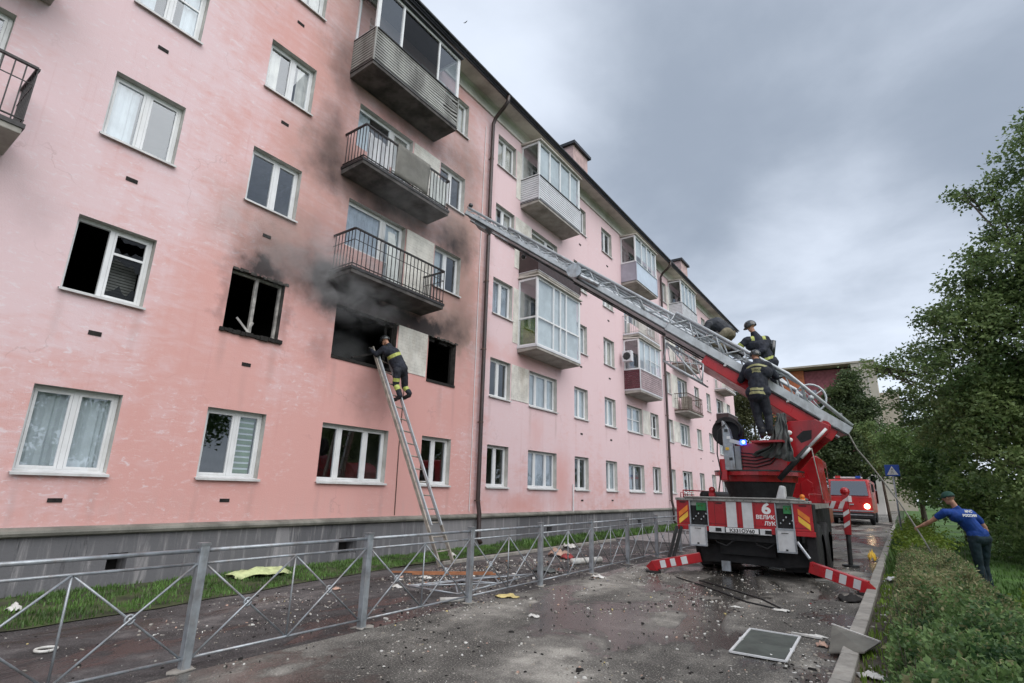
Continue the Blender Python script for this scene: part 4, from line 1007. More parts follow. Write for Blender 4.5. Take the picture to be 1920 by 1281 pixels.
# turntable
def frustum(mb, c, z0, z1, r0, r1, n=32):
    vs = [(c[0]+r0*math.cos(2*math.pi*i/n), c[1]+r0*math.sin(2*math.pi*i/n), z0) for i in range(n)]+[(c[0]+r1*math.cos(2*math.pi*i/n), c[1]+r1*math.sin(2*math.pi*i/n), z1) for i in range(n)]
    mb.add(vs, [(i, (i+1) % n, n+(i+1) % n, n+i) for i in range(n)]+[tuple(range(n-1, -1, -1)), tuple(range(n, 2*n))])
tc_ = (7.78, 13.45)
mb = MB(); frustum(mb, tc_, 1.5, 1.93, .60, .74); part('turntable_base', mb, 'rubber', TR, smooth=False)
mb = MB(); frustum(mb, tc_, 1.93, 2.06, .78, .80); frustum(mb, tc_, 2.06, 2.14, .92, .92); part('turntable', mb, 'red_paint', TR)
mb = MB(); mb.poly([(7.30, 12.72, 2.13), (8.52, 12.72, 2.13), (8.56, 12.72, 2.60), (8.30, 12.72, 2.76), (7.56, 12.72, 2.74), (7.40, 12.72, 2.6)], (0, 1.3, 0)); tb_ = part('turret_body', mb, 'red_paint', TR, bevel=.03)
mb = MB(); mb.box(7.95, 8.55, 12.12, 12.72, 2.70, 2.74); part('standing_plate', mb, 'red_paint', TR)
mb = MB(); mb.box(7.17, 7.30, 12.6, 13.3, 2.14, 2.40); mb.box(7.15, 7.32, 12.58, 12.7, 1.95, 2.16); part('turret_step', mb, 'red_paint', TR, bevel=.01)
mb = MB(); mb.poly([(7.27, 12.6, 2.16), (7.50, 12.6, 2.16), (7.48, 12.6, 2.72), (7.42, 12.6, 3.05), (7.31, 12.6, 3.24), (7.27, 12.6, 3.24)], (0, .2, 0)); part('control_column', mb, 'galvanised', TR, bevel=.015)
mb = MB(); mb.box(7.50, 7.62, 12.62, 12.8, 2.16, 2.68); part('column_side', mb, 'alu_dark', TR, bevel=.01)
mb = MB(); mb.beam((7.42, 12.62, 2.80), (7.68, 12.62, 2.72), .05, .08); part('control_arm', mb, 'reflective_white', TR)
mb = MB(); mb.tube((7.30, 12.92, 3.02), (7.30, 13.12, 3.02), .33, 24); rl = part('hose_reel', mb, 'rubber', TR)
mb = MB()
for i in range(5): mb.path([(7.30+.30*math.cos(a)*1.0, 12.88-.01*i, 3.04+(.30-.02*i)*math.sin(a)) for a in [math.radians(t) for t in range(-30, 150, 15)]], .022, 6)
part('hose_coil', mb, 'boot_black', rl, smooth=True)
mb = MB(); mb.tube((7.70, 12.60, 2.70), (7.70, 12.60, 2.80), .06, 12); bc_ = part('blue_beacon', mb, 'beacon_blue', TR)
mb = MB(); mb.ball((7.72, 12.53, 2.75), .03, 8, 6); part('beacon_lamp', mb, 'beacon_core', bc_)
for y in (12.78, 13.85):
    mb = MB(); mb.poly([(8.28, y, 2.14), (8.52, y, 2.14), (8.86, y, 2.52), (9.32, y, 2.92), (9.36, y, 3.06), (9.10, y, 3.20), (8.60, y, 3.18), (8.36, y, 2.95)], (0, .05, 0)); tp = part('lifting_frame', mb, 'red_paint', TR, bevel=.01)
    mb = MB(); mb.poly([(8.80, y-.004, 2.72), (9.0, y-.004, 2.80), (9.02, y-.004, 2.98), (8.86, y-.004, 2.97), (8.72, y-.004, 2.85)], (0, .004, 0)); part('frame_opening', mb, 'black_under', tp)
mb = MB(); mb.ball((8.60, 12.68, 2.93), .05, 10, 8, (1.3, .5, 1)); mb.ball((8.60, 12.68, 2.78), .05, 10, 8, (1.3, .5, 1)); parts('work_lamp', mb, 'white_print', TR, smooth=True)
mb = MB(); mb.tube((8.34, 12.60, 1.98), (8.95, 12.60, 2.62), .055, 12); part('lift_cylinder', mb, 'rubber', TR, smooth=True)
mb = MB(); mb.tube((8.95, 12.60, 2.62), (9.30, 12.62, 2.98), .03, 10); mb.tube((8.80, 12.56, 2.40), (8.98, 12.56, 2.60), .03, 8); part('piston_rod', mb, 'reflective_white', TR, smooth=True)
mb = MB(); mb.path([(9.0, 12.58, 2.60), (9.03, 12.58, 2.3), (9.07, 12.58, 1.95), (9.10, 12.58, 1.6)], .010, 6); part('control_cable', mb, 'rope_grey', TR, smooth=True)
mb = MB(); mb.poly([(8.22, 12.62, 1.56), (8.42, 12.62, 1.56), (8.42, 12.62, 1.84), (8.32, 12.62, 1.86)], (0, .2, 0)); part('deck_box', mb, 'reflective_white', TR, bevel=.03)
mb = MB(); mb.ball((8.45, 12.75, 1.57), .14, 10, 6, (1.4, .8, .5)); mb.ball((8.7, 12.8, 1.58), .08, 8, 6, (1.4, .8, .6)); part('coiled_strap', mb, 'canvas_grey', TR, smooth=True)

random.seed(31)
mb = MB()
for i in range(5):
    z = 2.25+i*.07; mb.path([(7.62, 12.70-.01*i, z), (7.9, 12.66, z-.03), (8.2, 12.66, z+.05), (8.36, 12.70, z+.22), (8.50+.03*i, 12.74, z+.45)], .012, 5)
part('hydraulic_hose', mb, 'rubber', TR, smooth=True)
mb = MB(); mb.path([(7.36, 12.58, 3.15), (7.20, 12.5, 3.0), (7.16, 12.5, 2.5), (7.2, 12.56, 2.1), (7.12, 12.56, 1.7)], .014, 6); mb.path([(7.66, 12.66, 2.9), (7.66, 12.66, 3.2), (8.0, 12.66, 3.2)], .001, 3)
part('hydraulic_hose', mb, 'rubber', TR, smooth=True)
for i, (x, z) in enumerate(((7.36, 3.02), (7.40, 2.86), (7.36, 2.62), (7.42, 2.40))):
    mb = MB(); mb.box(x-.035, x+.035, 12.588, 12.6, z-.03, z+.03); part('control_button', mb, ['dark_steel', 'white_print', 'yellow_mark', 'dark_steel'][i], TR)
mb = MB(); mb.path([(6.28, 12.75, 1.52), (6.28, 12.75, 1.72), (6.28, 15.4, 1.72), (6.28, 15.4, 1.52)], .014, 6); part('deck_rail', mb, 'red_paint', TR, smooth=True)
mb = MB(); mb.path([(8.80, 13.0, 1.52), (8.80, 13.0, 1.70), (8.80, 15.2, 1.70), (8.80, 15.2, 1.52)], .014, 6); part('deck_rail', mb, 'red_paint', TR, smooth=True)
mb = MB(); mb.tube((6.5, 13.6, 1.62), (6.5, 15.8, 1.62), .10, 12); part('suction_hose', mb, 'rubber', TR, smooth=True)
mb = MB(); mb.box(6.35, 6.75, 16.2, 17.6, 1.5, 1.85); part('equipment_box', mb, 'galvanised', TR, bevel=.02)
mb = MB()
for x in (7.02, 7.23, 7.50, 7.82): mb.box(x-.003, x+.003, YB-.002, YB+.001, .99, 1.50)
mb.box(6.2, 8.87, YB-.003, YB+.001, 1.035, 1.041)
parts('panel_seam', mb, 'black_under', TR)
mb = MB()
for i in range(16): mb.ball((6.24+i*.174, YB-.032, 1.532), .009, 6, 4)
o = part('rivet', mb, 'dark_steel', TR); o['kind'] = 'stuff'
for x in (6.66, 8.37): mb = MB(); mb.path([(x-.06, YB-.075, .93), (x-.06, YB-.095, .93), (x+.06, YB-.095, .93), (x+.06, YB-.075, .93)], .007, 5); part('door_handle', mb, 'dark_steel', TR, smooth=True)
for k_, (x0_, x1_) in enumerate(((6.9, 7.5), (7.7, 8.3))):
    mb = MB(); mb.path([(x0_, 12.62, .85), (x0_+.1, 12.60, .66), ((x0_+x1_)/2, 12.58, .60), (x1_, 12.62, .84)], .018, 6); part('air_line', mb, 'rubber', TR, smooth=True)
mb = MB(); frustum(mb, (8.72, 12.66), 1.56, 1.60, .05, .05); mb.ball((8.72, 12.66, 1.64), .05, 8, 6); part('deck_lamp', mb, 'orange_mark', TR, smooth=True)
mb = MB(); frustum(mb, tc_, 2.14, 2.17, .93, .93); part('turntable_rim', mb, 'dark_steel', TR)
# the ladder itself: nested sections of side trusses
LB = Vector((9.67085, 13.3, 2.68404)); LDv = Vector((-.77769641, -.25129005, .57623052)); LNn = Vector((-.30746847, .95155827, 0)); LU = Vector((.54831691, .17717272, .81728722)); LL = 10.76
CAMP = Vector((10.38632, 0, 1.61938)); KL = 1.045
def away(p, k=KL): return CAMP+(Vector(p)-CAMP)*k
def lpnt(t, side, h, w_=.7): return away(LB+LDv*t-LNn*(.35+(side-.5)*w_)+LU*h)
def section(t0, t1, w_, h0, h1, base, nd, plate=.13, rs=.25):
    hh = lambda t: h0+(h1-h0)*(t-t0)/(t1-t0)
    mb = MB()
    for s in (0, 1):
        mb.beam(lpnt(t0, s, base+plate/2, w_), lpnt(t1, s, base+plate/2, w_), .035, plate, LU)
    mb.beam(lpnt(t0, .5, base+.012, w_), lpnt(t1, .5, base+.012, w_), w_*.62, .01, LU)
    Sx = part('ladder_section', mb, 'alu_ladder', TR)
    for s in (0, 1):
        mb = MB(); mb.path([lpnt(t0+.02, s, base+plate+.02, w_), lpnt(t0+rs, s, base+hh(t0), w_), lpnt(t1, s, base+hh(t1), w_)], .038, 8); part('top_rail', mb, 'alu_ladder', Sx, smooth=True)
        mb = MB(); st = (t1-t0-rs)/nd
        for i in range(nd):
            a = t0+rs+i*st
            mb.tube(lpnt(a, s, base+plate*.8, w_), lpnt(a+st*.5, s, base+hh(a), w_), .017, 6); mb.tube(lpnt(a+st*.5, s, base+hh(a), w_), lpnt(a+st, s, base+plate*.8, w_), .017, 6)
        mb.tube(lpnt(t1, s, base+hh(t1), w_), lpnt(t1, s, base, w_), .015, 6)
        part('side_brace', mb, 'alu_ladder', Sx, smooth=True)
    mb = MB()
    for s in (0, 1): mb.beam(lpnt(t0, s, base-.022, w_), lpnt(t1, s, base-.022, w_), .05, .025, LU)
    part('guide_rail', mb, 'dark_steel', Sx)
    k = int((t1-t0)/.32)
    for i in range(k):
        t = t0+.15+i*.32; mb = MB(); mb.tube(lpnt(t, 0, base+.06, w_), lpnt(t, 1, base+.06, w_), .018, 6); part('rung', mb, 'alu_dark', Sx, smooth=True)
    return Sx
section(.28, 4.4, .70, .48, .46, 0, 4, .17, 1.5); section(1.2, 7.1, .60, .40, .33, .035, 8, .12); section(3.0, 9.3, .50, .28, .25, .06, 10, .10); s4 = section(5.0, 10.7, .42, .20, .18, .075, 10, .08)
mb = MB()
for s in (0, 1): mb.beam(lpnt(10.2, s, .26, .42), lpnt(10.76, s, .26, .42), .03, .03, LU)
mb.beam(lpnt(9.9, .5, .07, .42), lpnt(10.3, .5, .07, .42), .40, .22, LU); part('tip_platform', mb, 'alu_dark', s4)
mb = MB(); mb.ball(lpnt(10.7, 1, .34, .42), .07, 8, 6); mb.ball(lpnt(8.7, 0, -.06, .5), .08, 8, 6); parts('spotlight', mb, 'helmet_dark', s4, smooth=True)
mb = MB(); c = lpnt(7.0, 1.12, .12, .6); mb.tube(c, c-LNn*.10, .19, 16); mb.tube(lpnt(6.9, 1.1, .1, .6), lpnt(6.3, 1.1, .14, .6), .05, 8); part('cable_drum', mb, 'galvanised', s4)
mb = MB()
for s in (0, 1): mb.beam(lpnt(.45, s, -.16, .62), lpnt(3.35, s, -.13, .62), .06, .24, LU)
mb.beam(lpnt(.45, .5, -.25, .62), lpnt(3.3, .5, -.23, .62), .6, .03, LU)
cr = part('cradle', mb, 'red_paint', TR, bevel=.01)
mb = MB(); mb.tube(lpnt(.7, 1.1, -.10, .7), lpnt(.7, -.1, -.10, .7), .11, 18); part('pivot_drum', mb, 'red_paint', cr, smooth=False)
mb = MB()
for t in (.8, 1.5, 2.2, 2.9):
    mb.box(*[v for ax in range(3) for v in (lpnt(t, 1, -.02, .7)[ax]-.03, lpnt(t, 1, -.02, .7)[ax]+.03)])
parts('clamp', mb, 'reflective_white', cr)
mb = MB(); c = lpnt(1.15, .5, .36, .5); pts = [c+(LDv*math.cos(a)+LU*math.sin(a))*.30 for a in [i*math.pi/10 for i in range(21)]]; mb.path(pts, .022, 6); mb.tube(c-LNn*.05, c+LNn*.05, .06, 10)
for a in (.3, 1.9, 3.5, 5.1): mb.tube(c, c+(LDv*math.cos(a)+LU*math.sin(a))*.30, .012, 5)
part('cable_reel', mb, 'alu_ladder', TR, smooth=True)
mb = MB(); mb.ball(lpnt(1.9, .8, .42, .5), .09, 8, 6); mb.ball(lpnt(.55, .9, .3, .5), .05, 8, 6); parts('pulley', mb, 'helmet_dark', TR, smooth=True)
# folded stabiliser lattice hanging under the ladder
mb = MB(); A_, B_, C_, D_ = Vector((6.23, 12.3, 5.12)), Vector((6.13, 12.3, 4.68)), Vector((7.0, 12.3, 4.08)), Vector((7.05, 12.3, 4.50))
mb.tube(A_, D_, .018, 6); mb.tube(B_, C_, .03, 6); mb.tube(A_, B_, .018, 6); mb.tube(D_, C_, .018, 6); mb.tube(A_, C_, .022, 6); mb.tube(B_, D_, .012, 6)
o2 = Vector((.0, .45, -.03))
mb.tube(A_+o2, D_+o2, .018, 6); mb.tube(B_+o2, C_+o2, .022, 6)
for i in range(6): t = i/5; mb.tube(B_.lerp(C_, t), B_.lerp(C_, t)+o2, .012, 5); mb.tube(A_.lerp(D_, t), A_.lerp(D_, t)+o2, .012, 5); mb.tube(A_.lerp(D_, t), B_.lerp(C_, min(1, t+.2)), .010, 5)
part('folded_strut', mb, 'alu_ladder', TR, smooth=True)
# canvas cover thrown over the turret side
def sheet(name, label, cat, mat, rows, sol=.012, seed=0, amp=.02, group=None):
    mb = MB(); n = len(rows[0]); vs = []; M = 5
    rr = [[Vector(p) for p in r] for r in rows]; full = []
    for j in range(len(rr)-1):
        for q in range(M):
            full.append([rr[j][i].lerp(rr[j+1][i], q/M) for i in range(n)])
    full.append(rr[-1]); fin = []
    for r in full:
        row = []
        for i in range(n-1):
            for q in range(M): row.append(r[i].lerp(r[i+1], q/M))
        row.append(r[-1]); fin.append(row)
    W_ = len(fin[0])
    for j, r in enumerate(fin):
        for i, p in enumerate(r):
            k_ = Vector((i*.35+seed, j*.22, seed)); vs.append(p+Vector((mnoise.noise(k_), mnoise.noise(k_+Vector((9, 0, 0))), mnoise.noise(k_+Vector((0, 9, 0)))*.6))*amp*2)
    mb.add(vs, [(j*W_+i, j*W_+i+1, (j+1)*W_+i+1, (j+1)*W_+i) for j in range(len(fin)-1) for i in range(W_-1)])
    o = part(name, mb, mat, None, smooth=True, loc=tuple(rr[-1][n//2])); sd = o.modifiers.new('s', 'SOLIDIFY'); sd.thickness = sol; ss = o.modifiers.new('u', 'SUBSURF'); ss.levels = 1; ss.render_levels = 1
    return setp(o, label, cat, group)
sheet('canvas_cover', 'dark grey canvas cover slung over the side of the red turntable', 'canvas', 'canvas_grey',
      [[(8.44, 12.497, 3.32), (8.46, 12.522, 3.337), (8.48, 12.488, 3.303), (8.5, 12.516, 3.32), (8.52, 12.485, 3.337), (8.54, 12.516, 3.302), (8.56, 12.488, 3.321), (8.58, 12.522, 3.337), (8.6, 12.497, 3.302)], [(8.38, 12.438, 3.07), (8.41, 12.502, 3.09), (8.44, 12.428, 3.058), (8.47, 12.496, 3.078), (8.5, 12.425, 3.097), (8.53, 12.496, 3.065), (8.56, 12.428, 3.086), (8.59, 12.502, 3.104), (8.62, 12.438, 3.072)], [(8.32, 12.402, 2.877), (8.36, 12.497, 2.861), (8.4, 12.393, 2.842), (8.44, 12.491, 2.877), (8.48, 12.39, 2.86), (8.52, 12.491, 2.842), (8.56, 12.393, 2.877), (8.6, 12.497, 2.86), (8.64, 12.402, 2.843)], [(8.24, 12.377, 2.648), (8.292, 12.482, 2.616), (8.345, 12.368, 2.633), (8.397, 12.476, 2.656), (8.45, 12.365, 2.623), (8.502, 12.476, 2.641), (8.555, 12.368, 2.663), (8.607, 12.482, 2.631), (8.66, 12.377, 2.649)], [(8.03, 12.382, 2.543), (8.112, 12.477, 2.511), (8.195, 12.373, 2.536), (8.277, 12.471, 2.512), (8.36, 12.37, 2.482), (8.442, 12.471, 2.506), (8.525, 12.373, 2.482), (8.607, 12.477, 2.452), (8.69, 12.382, 2.476)], [(7.85, 12.428, 2.465), (7.957, 12.512, 2.456), (8.065, 12.418, 2.459), (8.172, 12.506, 2.405), (8.28, 12.415, 2.397), (8.387, 12.506, 2.399), (8.495, 12.418, 2.344), (8.602, 12.512, 2.337), (8.71, 12.428, 2.339)]], seed=2, amp=.03)

# ------------------------------------------------------------ second fire engine down the street
T2 = thing('fire_engine', 'red fire engine with one lit headlight waiting farther down the street', 'fire engine', (7.45, 46.5, 0))
mb = MB()
xs = (6.2, 8.7); yf = 44.0
mb.poly([(xs[0], yf, .55), (xs[0], yf-.04, 1.75), (xs[0], yf+.38, 2.92), (xs[0], yf+2.2, 2.98), (xs[0], yf+2.2, .55)], (2.5, 0, 0)); cb2 = part('cab', mb, 'red_far', T2, bevel=.12)
mb = MB(); mb.box(6.2, 8.7, yf+2.25, yf+7.5, .7, 2.9); part('body', mb, 'red_far', T2, bevel=.05)
mb = MB(); mb.poly([(6.36, yf-.075, 1.86), (8.54, yf-.075, 1.86), (8.46, yf+.27, 2.80), (6.44, yf+.27, 2.80)], (0, -.02, .01)); part('windscreen', mb, 'windscreen', cb2)
mb = MB(); mb.box(6.15, 8.75, yf-.18, yf+.1, .42, .78); part('bumper', mb, 'rubber', T2, bevel=.03)
mb = MB(); mb.box(6.2, 8.7, yf-.06, yf-.03, .84, .93); mb.box(6.25, 8.65, yf-.2, yf-.18, .60, .66); parts('trim', mb, 'galvanised', T2)
for x, mt in ((6.55, 'reflective_white'), (8.38, 'headlight_on')):
    mb = MB(); mb.ball((x, yf-.06, 1.18), .16 if x > 8 else .12, 14, 8, (1, .4, 1)); part('headlight', mb, mt, T2, smooth=True)
mb = MB(); mb.box(6.6, 8.3, yf+.75, yf+1.0, 2.98, 3.10); lb2 = part('light_bar', mb, 'reflective_white', T2, bevel=.03)
for x in (6.7, 7.9): mb = MB(); mb.box(x, x+.3, yf+.72, yf+1.03, 3.0, 3.16); part('beacon', mb, 'sign_blue' if x > 7 else 'red_far', lb2)
for x in (6.08, 8.82): mb = MB(); mb.box(x-.07, x+.07, yf+.1, yf+.2, 2.1, 2.6); mb.tube((x, yf+.15, 2.6), (7.45+(x-7.45)*.85, yf+.3, 2.7), .015, 5); part('wing_mirror', mb, 'rubber', T2)
mb = MB(); mb.box(6.3, 8.6, yf+.2, yf+7, .35, .6); part('chassis', mb, 'black_under', T2)
for y in (45.3, 50.0):
    for (a, b) in ((6.22, 6.52), (8.38, 8.70)): wheel(T2, a, b, y, .5)
mb = MB(); mb.box(7.25, 7.65, yf-.09, yf-.06, 1.25, 1.33); part('badge', mb, 'chrome', T2)

# ------------------------------------------------------------ people
def figure(name, label, loc, bones, group=None, voxel=.011, push=None):
    """bones: (material, a, b, ra, rb, bands) ; one continuous voxel remeshed skin"""
    if push: bones = [(mt, away(a, push), away(b, push), ra*push, rb*push, bd) for (mt, a, b, ra, rb, bd) in bones]; loc = tuple(away(loc, push))
    mb = MB()
    for (mt, a, b, ra, rb, bands) in bones:
        a = Vector(a); b = Vector(b)
        if (a-b).length < 1e-3: mb.ball(a, ra, 14, 10)
        else:
            d = (b-a); Ln = d.length; dn = d.normalized(); pts = []
            x = dn.cross(Vector((.1, .2, 1)) if abs(dn.z) < .9 else Vector((1, .1, 0))).normalized(); y = dn.cross(x); n = 14; vs = []; fs = []; rings = []
            for k in range(5): an = -math.pi/2+k*math.pi/10; rings.append((ra*math.sin(an), ra*math.cos(an)+1e-4))
            for k in range(5): t = k/4; rings.append((Ln*t, ra+(rb-ra)*t))
            for k in range(1, 6): an = k*math.pi/10; rings.append((Ln+rb*math.sin(an), rb*math.cos(an)+1e-4))
            for (h, r) in rings: vs += [a+dn*h+(x*math.cos(2*math.pi*q/n)+y*math.sin(2*math.pi*q/n))*r for q in range(n)]
            for i in range(len(rings)-1):
                for q in range(n): fs.append((i*n+q, i*n+(q+1) % n, (i+1)*n+(q+1) % n, (i+1)*n+q))
            fs.append(tuple(range(n-1, -1, -1))); fs.append(tuple((len(rings)-1)*n+q for q in range(n)))
            mb.add(vs, fs)
    me = bpy.data.meshes.new(name); me.from_pydata(mb.v, [], mb.f)
    ob = bpy.data.objects.new('tmp', me); COL.objects.link(ob)
    r_ = ob.modifiers.new('r', 'REMESH'); r_.mode = 'VOXEL'; r_.voxel_size = voxel
    s_ = ob.modifiers.new('s', 'SMOOTH'); s_.factor = .5; s_.iterations = 3
    dg = bpy.context.evaluated_depsgraph_get(); m2 = bpy.data.meshes.new_from_object(ob.evaluated_get(dg)); bpy.data.objects.remove(ob)
    nv = len(m2.vertices); co = np.empty(nv*3); m2.vertices.foreach_get('co', co); co = co.reshape(-1, 3)
    # cloth folds
    nf = len(m2.polygons); fc = np.empty(nf*3); m2.polygons.foreach_get('center', fc); fc = fc.reshape(-1, 3)
    best = np.full(nf, 1e9); mid = np.zeros(nf, int); names = []
    def mi(nm):
        if nm not in names: names.append(nm)
        return names.index(nm)
    for (mt, a, b, ra, rb, bands) in bones:
        a = np.array(a, float); b = np.array(b, float); d = b-a; L2 = max(d@d, 1e-9)
        traw = (fc-a)@d/L2; t = np.clip(traw, 0, 1); dist = np.linalg.norm(fc-(a+t[:, None]*d), axis=1)-(ra+(rb-ra)*t)
        sel = dist < best; best[sel] = dist[sel]; mid[sel] = mi(mt)
        for (t0, t1, bm) in (bands or []): q = sel & (traw >= t0) & (traw <= t1); mid[q] = mi(bm)
    for nm in names: m2.materials.append(MATS[nm])
    m2.polygons.foreach_set('material_index', mid.astype(np.int32)); m2.polygons.foreach_set('use_smooth', [True]*nf)
    dsp = np.array([mnoise.noise(Vector(c*13))*.009+mnoise.noise(Vector(c*Vector((31, 31, 14)) if False else Vector((c[0]*31, c[1]*31, c[2]*16))))*.004 for c in co])
    nr = np.empty(nv*3); m2.vertices.foreach_get('normal', nr); nr = nr.reshape(-1, 3)
    co = co+nr*dsp[:, None]-np.array(loc); m2.vertices.foreach_set('co', co.ravel()); m2.update(); m2.name = 'body'
    P_ = thing('person', label, 'person', loc, group); o = bpy.data.objects.new('body', m2); COL.objects.link(o); o.parent = P_; OFF[o] = Vector(loc)
    return P_
def hand(bones, wrist, dirv, palm_n, mat, curl=.5, s=1.0, side=1):
    w_ = Vector(wrist); d = Vector(dirv).normalized(); n = Vector(palm_n); n = (n-d*n.dot(d)).normalized(); x = d.cross(n)*side
    pal = w_+d*.085*s
    for o_ in (-.022, 0, .022): bones.append((mat, w_+x*o_*.5*s, pal+x*o_*s, .017*s, .016*s, None))
    for i, (o_, ln) in enumerate(((-.034, .070), (-.012, .082), (.011, .076), (.032, .058))):
        k0 = pal+x*o_*s; ang = curl*(1+.1*i); d1 = d*math.cos(ang)+n*math.sin(ang); d2 = d*math.cos(ang*2.1)+n*math.sin(ang*2.1)
        k1 = k0+d1*ln*.5*s; k2 = k1+d2*ln*.5*s; bones.append((mat, k0, k1, .0105*s, .0095*s, None)); bones.append((mat, k1, k2, .0095*s, .0085*s, None))
    t0 = w_+d*.03*s-x*.028*s; t1 = t0+(d*.6-x*.6+n*.35).normalized()*.04*s; bones.append((mat, t0, t1, .013*s, .011*s, None)); bones.append((mat, t1, t1+(d*.8+n*.6).normalized()*.035*s, .011*s, .009*s, None))
def head_bones(bones, c, fwd, up, s=1.0, mat='skin', ears=True):
    c = Vector(c); f = Vector(fwd).normalized(); u = Vector(up); u = (u-f*u.dot(f)).normalized(); x = f.cross(u)
    bones.append((mat, c+u*.035*s-f*.018*s, c+u*.035*s+f*.018*s, .083*s, .080*s, None)); bones.append((mat, c-u*.02*s+f*.02*s, c-u*.075*s+f*.045*s, .062*s, .036*s, None))
    bones.append((mat, c+f*.090*s+u*.02*s, c+f*.108*s-u*.015*s, .010*s, .016*s, None))      # nose
    bones.append((mat, c+f*.080*s-u*.042*s+x*.018*s, c+f*.080*s-u*.042*s-x*.018*s, .010*s, .010*s, None))   # lips
    bones.append((mat, c+f*.078*s+u*.040*s+x*.03*s, c+f*.078*s+u*.040*s-x*.03*s, .012*s, .012*s, None))   # brow
    if ears:
        for q in (-1, 1): bones.append((mat, c+x*q*.083*s+u*.015*s, c+x*q*.085*s-u*.018*s-f*.004, .014*s, .010*s, None))
    return c, f, u, x
def eyes(P_, c, f, u, x, s=1.0):
    for q in (-1, 1):
        mb = MB(); mb.ball(c+f*.082*s+u*.018*s+x*q*.032*s, .011*s, 8, 6); e = part('eye', mb, 'white_print', P_, smooth=True)
        mb = MB(); mb.ball(c+f*.091*s+u*.018*s+x*q*.032*s, .005*s, 6, 5); part('pupil', mb, 'black_print', e, smooth=True)
def shell(P_, name, mat, c, f, u, x, rad, cut, s=1.0, brim=None, stretch=1.12, extra=None):
    mb = MB(); n = 20; m_ = 12; vs = []; fs = []
    for i in range(m_+1):
        a = (math.pi*cut)*i/m_
        for k_ in range(n):
            t = 2*math.pi*k_/n; vs.append(c+u*(rad*math.cos(a)+.028)*s+f*rad*stretch*math.sin(a)*math.cos(t)*s+x*rad*.97*math.sin(a)*math.sin(t)*s)
    for i in range(m_):
        for k_ in range(n): fs.append((i*n+k_, i*n+(k_+1) % n, (i+1)*n+(k_+1) % n, (i+1)*n+k_))
    mb.add(vs, fs)
    if brim:
        z = rad*math.cos(math.pi*cut)+.028; rr_ = rad*math.sin(math.pi*cut)
        pts = [c+u*(z-.012*math.cos(t))*s+f*(rr_*stretch*math.cos(t)*(1+brim*max(0, math.cos(t))))*s+x*rr_*.97*math.sin(t)*(1+brim*.12)*s for t in [-math.pi/2+math.pi*i/12 for i in range(13)]]
        o0 = len(mb.v); mb.add(pts+[p-u*.012*s for p in pts], [tuple(range(13)), tuple(range(25, 12, -1))]+[(i, i+1, 14+i, 13+i) for i in range(12)])
    return part(name, mb, mat, P_, smooth=True)

# 1: man in the blue shirt
bn = []
V = Vector
hipL, hipR = V((11.37, 13.72, .93)), V((11.54, 13.86, .93))
T_ = 'trousers_teal'
bn += [(T_, (11.40, 13.74, .97), (11.53, 13.85, .97), .125, .125, None), (T_, hipL, (11.385, 13.78, .50), .098, .072, None), (T_, (11.385, 13.78, .50), (11.43, 13.76, .12), .070, .058, None),
       (T_, hipR, (11.475, 13.98, .50), .098, .072, None), (T_, (11.475, 13.98, .50), (11.50, 13.98, .12), .070, .058, None)]
for (x, y) in ((11.43, 13.76), (11.50, 13.98)): bn.append(('boot_black', (x, y, .10), (x, y, .06), .05, .05, None)); bn.append(('boot_black', (x+.02, y-.03, .075), (x-.09, y+.14, .075), .042, .036, None))
sh = 'tshirt_blue'
bn += [(sh, (11.40, 13.75, 1.05), (11.50, 13.83, 1.05), .125, .125, None), (sh, (11.44, 13.79, 1.08), (11.28, 13.72, 1.33), .135, .145, None), (sh, (11.17, 13.64, 1.36), (11.36, 13.79, 1.37), .125, .125, None),
       (sh, (11.03, 13.56, 1.42), (11.40, 13.83, 1.42), .072, .072, None), (sh, (11.24, 13.70, 1.40), (11.20, 13.69, 1.50), .10, .065, None)]
bn += [(sh, (11.00, 13.55, 1.42), (10.90, 13.60, 1.34), .070, .062, None), ('skin', (10.90, 13.60, 1.34), (10.77, 13.67, 1.24), .046, .040, None), ('skin', (10.77, 13.67, 1.24), (10.585, 13.80, 1.135), .040, .028, None)]
hand(bn, (10.585, 13.80, 1.135), (-.8, .5, -.3), (.2, .3, -1), 'skin', .85, 1.0)
bn += [(sh, (11.42, 13.84, 1.41), (11.53, 13.90, 1.28), .070, .060, None), ('skin', (11.53, 13.90, 1.28), (11.60, 13.95, 1.12), .044, .038, None), ('skin', (11.60, 13.95, 1.12), (11.52, 14.10, .98), .038, .028, None)]
hand(bn, (11.52, 14.10, .98), (-.4, .7, -.5), (-.6, 0, -.3), 'skin', .6, 1.0)
bn.append(('skin', (11.19, 13.69, 1.50), (11.15, 13.68, 1.62), .052, .052, None))
hc = head_bones(bn, (11.11, 13.68, 1.685), (-.93, .30, -.18), (-.15, 0, 1))
P1 = figure('person', 'man in a blue T-shirt and green cap leaning over the hedge to hold a rope', (11.46, 13.86, 0.04), bn)
eyes(P1, *hc); shell(P1, 'hair', 'hair_dark', *hc[:1], *hc[1:], .093, .56); shell(P1, 'cap', 'cap_green', *hc[:1], *hc[1:], .102, .47, brim=.75)
rt_ = V((.8, .6, 0)).normalized(); upv = V((-.38, -.10, 1)); upv = (upv-rt_*upv.dot(rt_)).normalized(); nb_ = rt_.cross(upv)
bc = V((11.27, 13.69, 1.36))
if nb_.y > 0: nb_ = -nb_
for (tx, dz, sz) in (('МЧС', .050, .062), ('РОССИИ', -.025, .062)):
    mbx = text_mb(tx, sz, bc+nb_*.163+upv*dz, rt_, upv, .004, 'CENTER', 1.0, .002); part('shirt_lettering', mbx, 'white_print', P1)
G1 = 'firefighters at work'
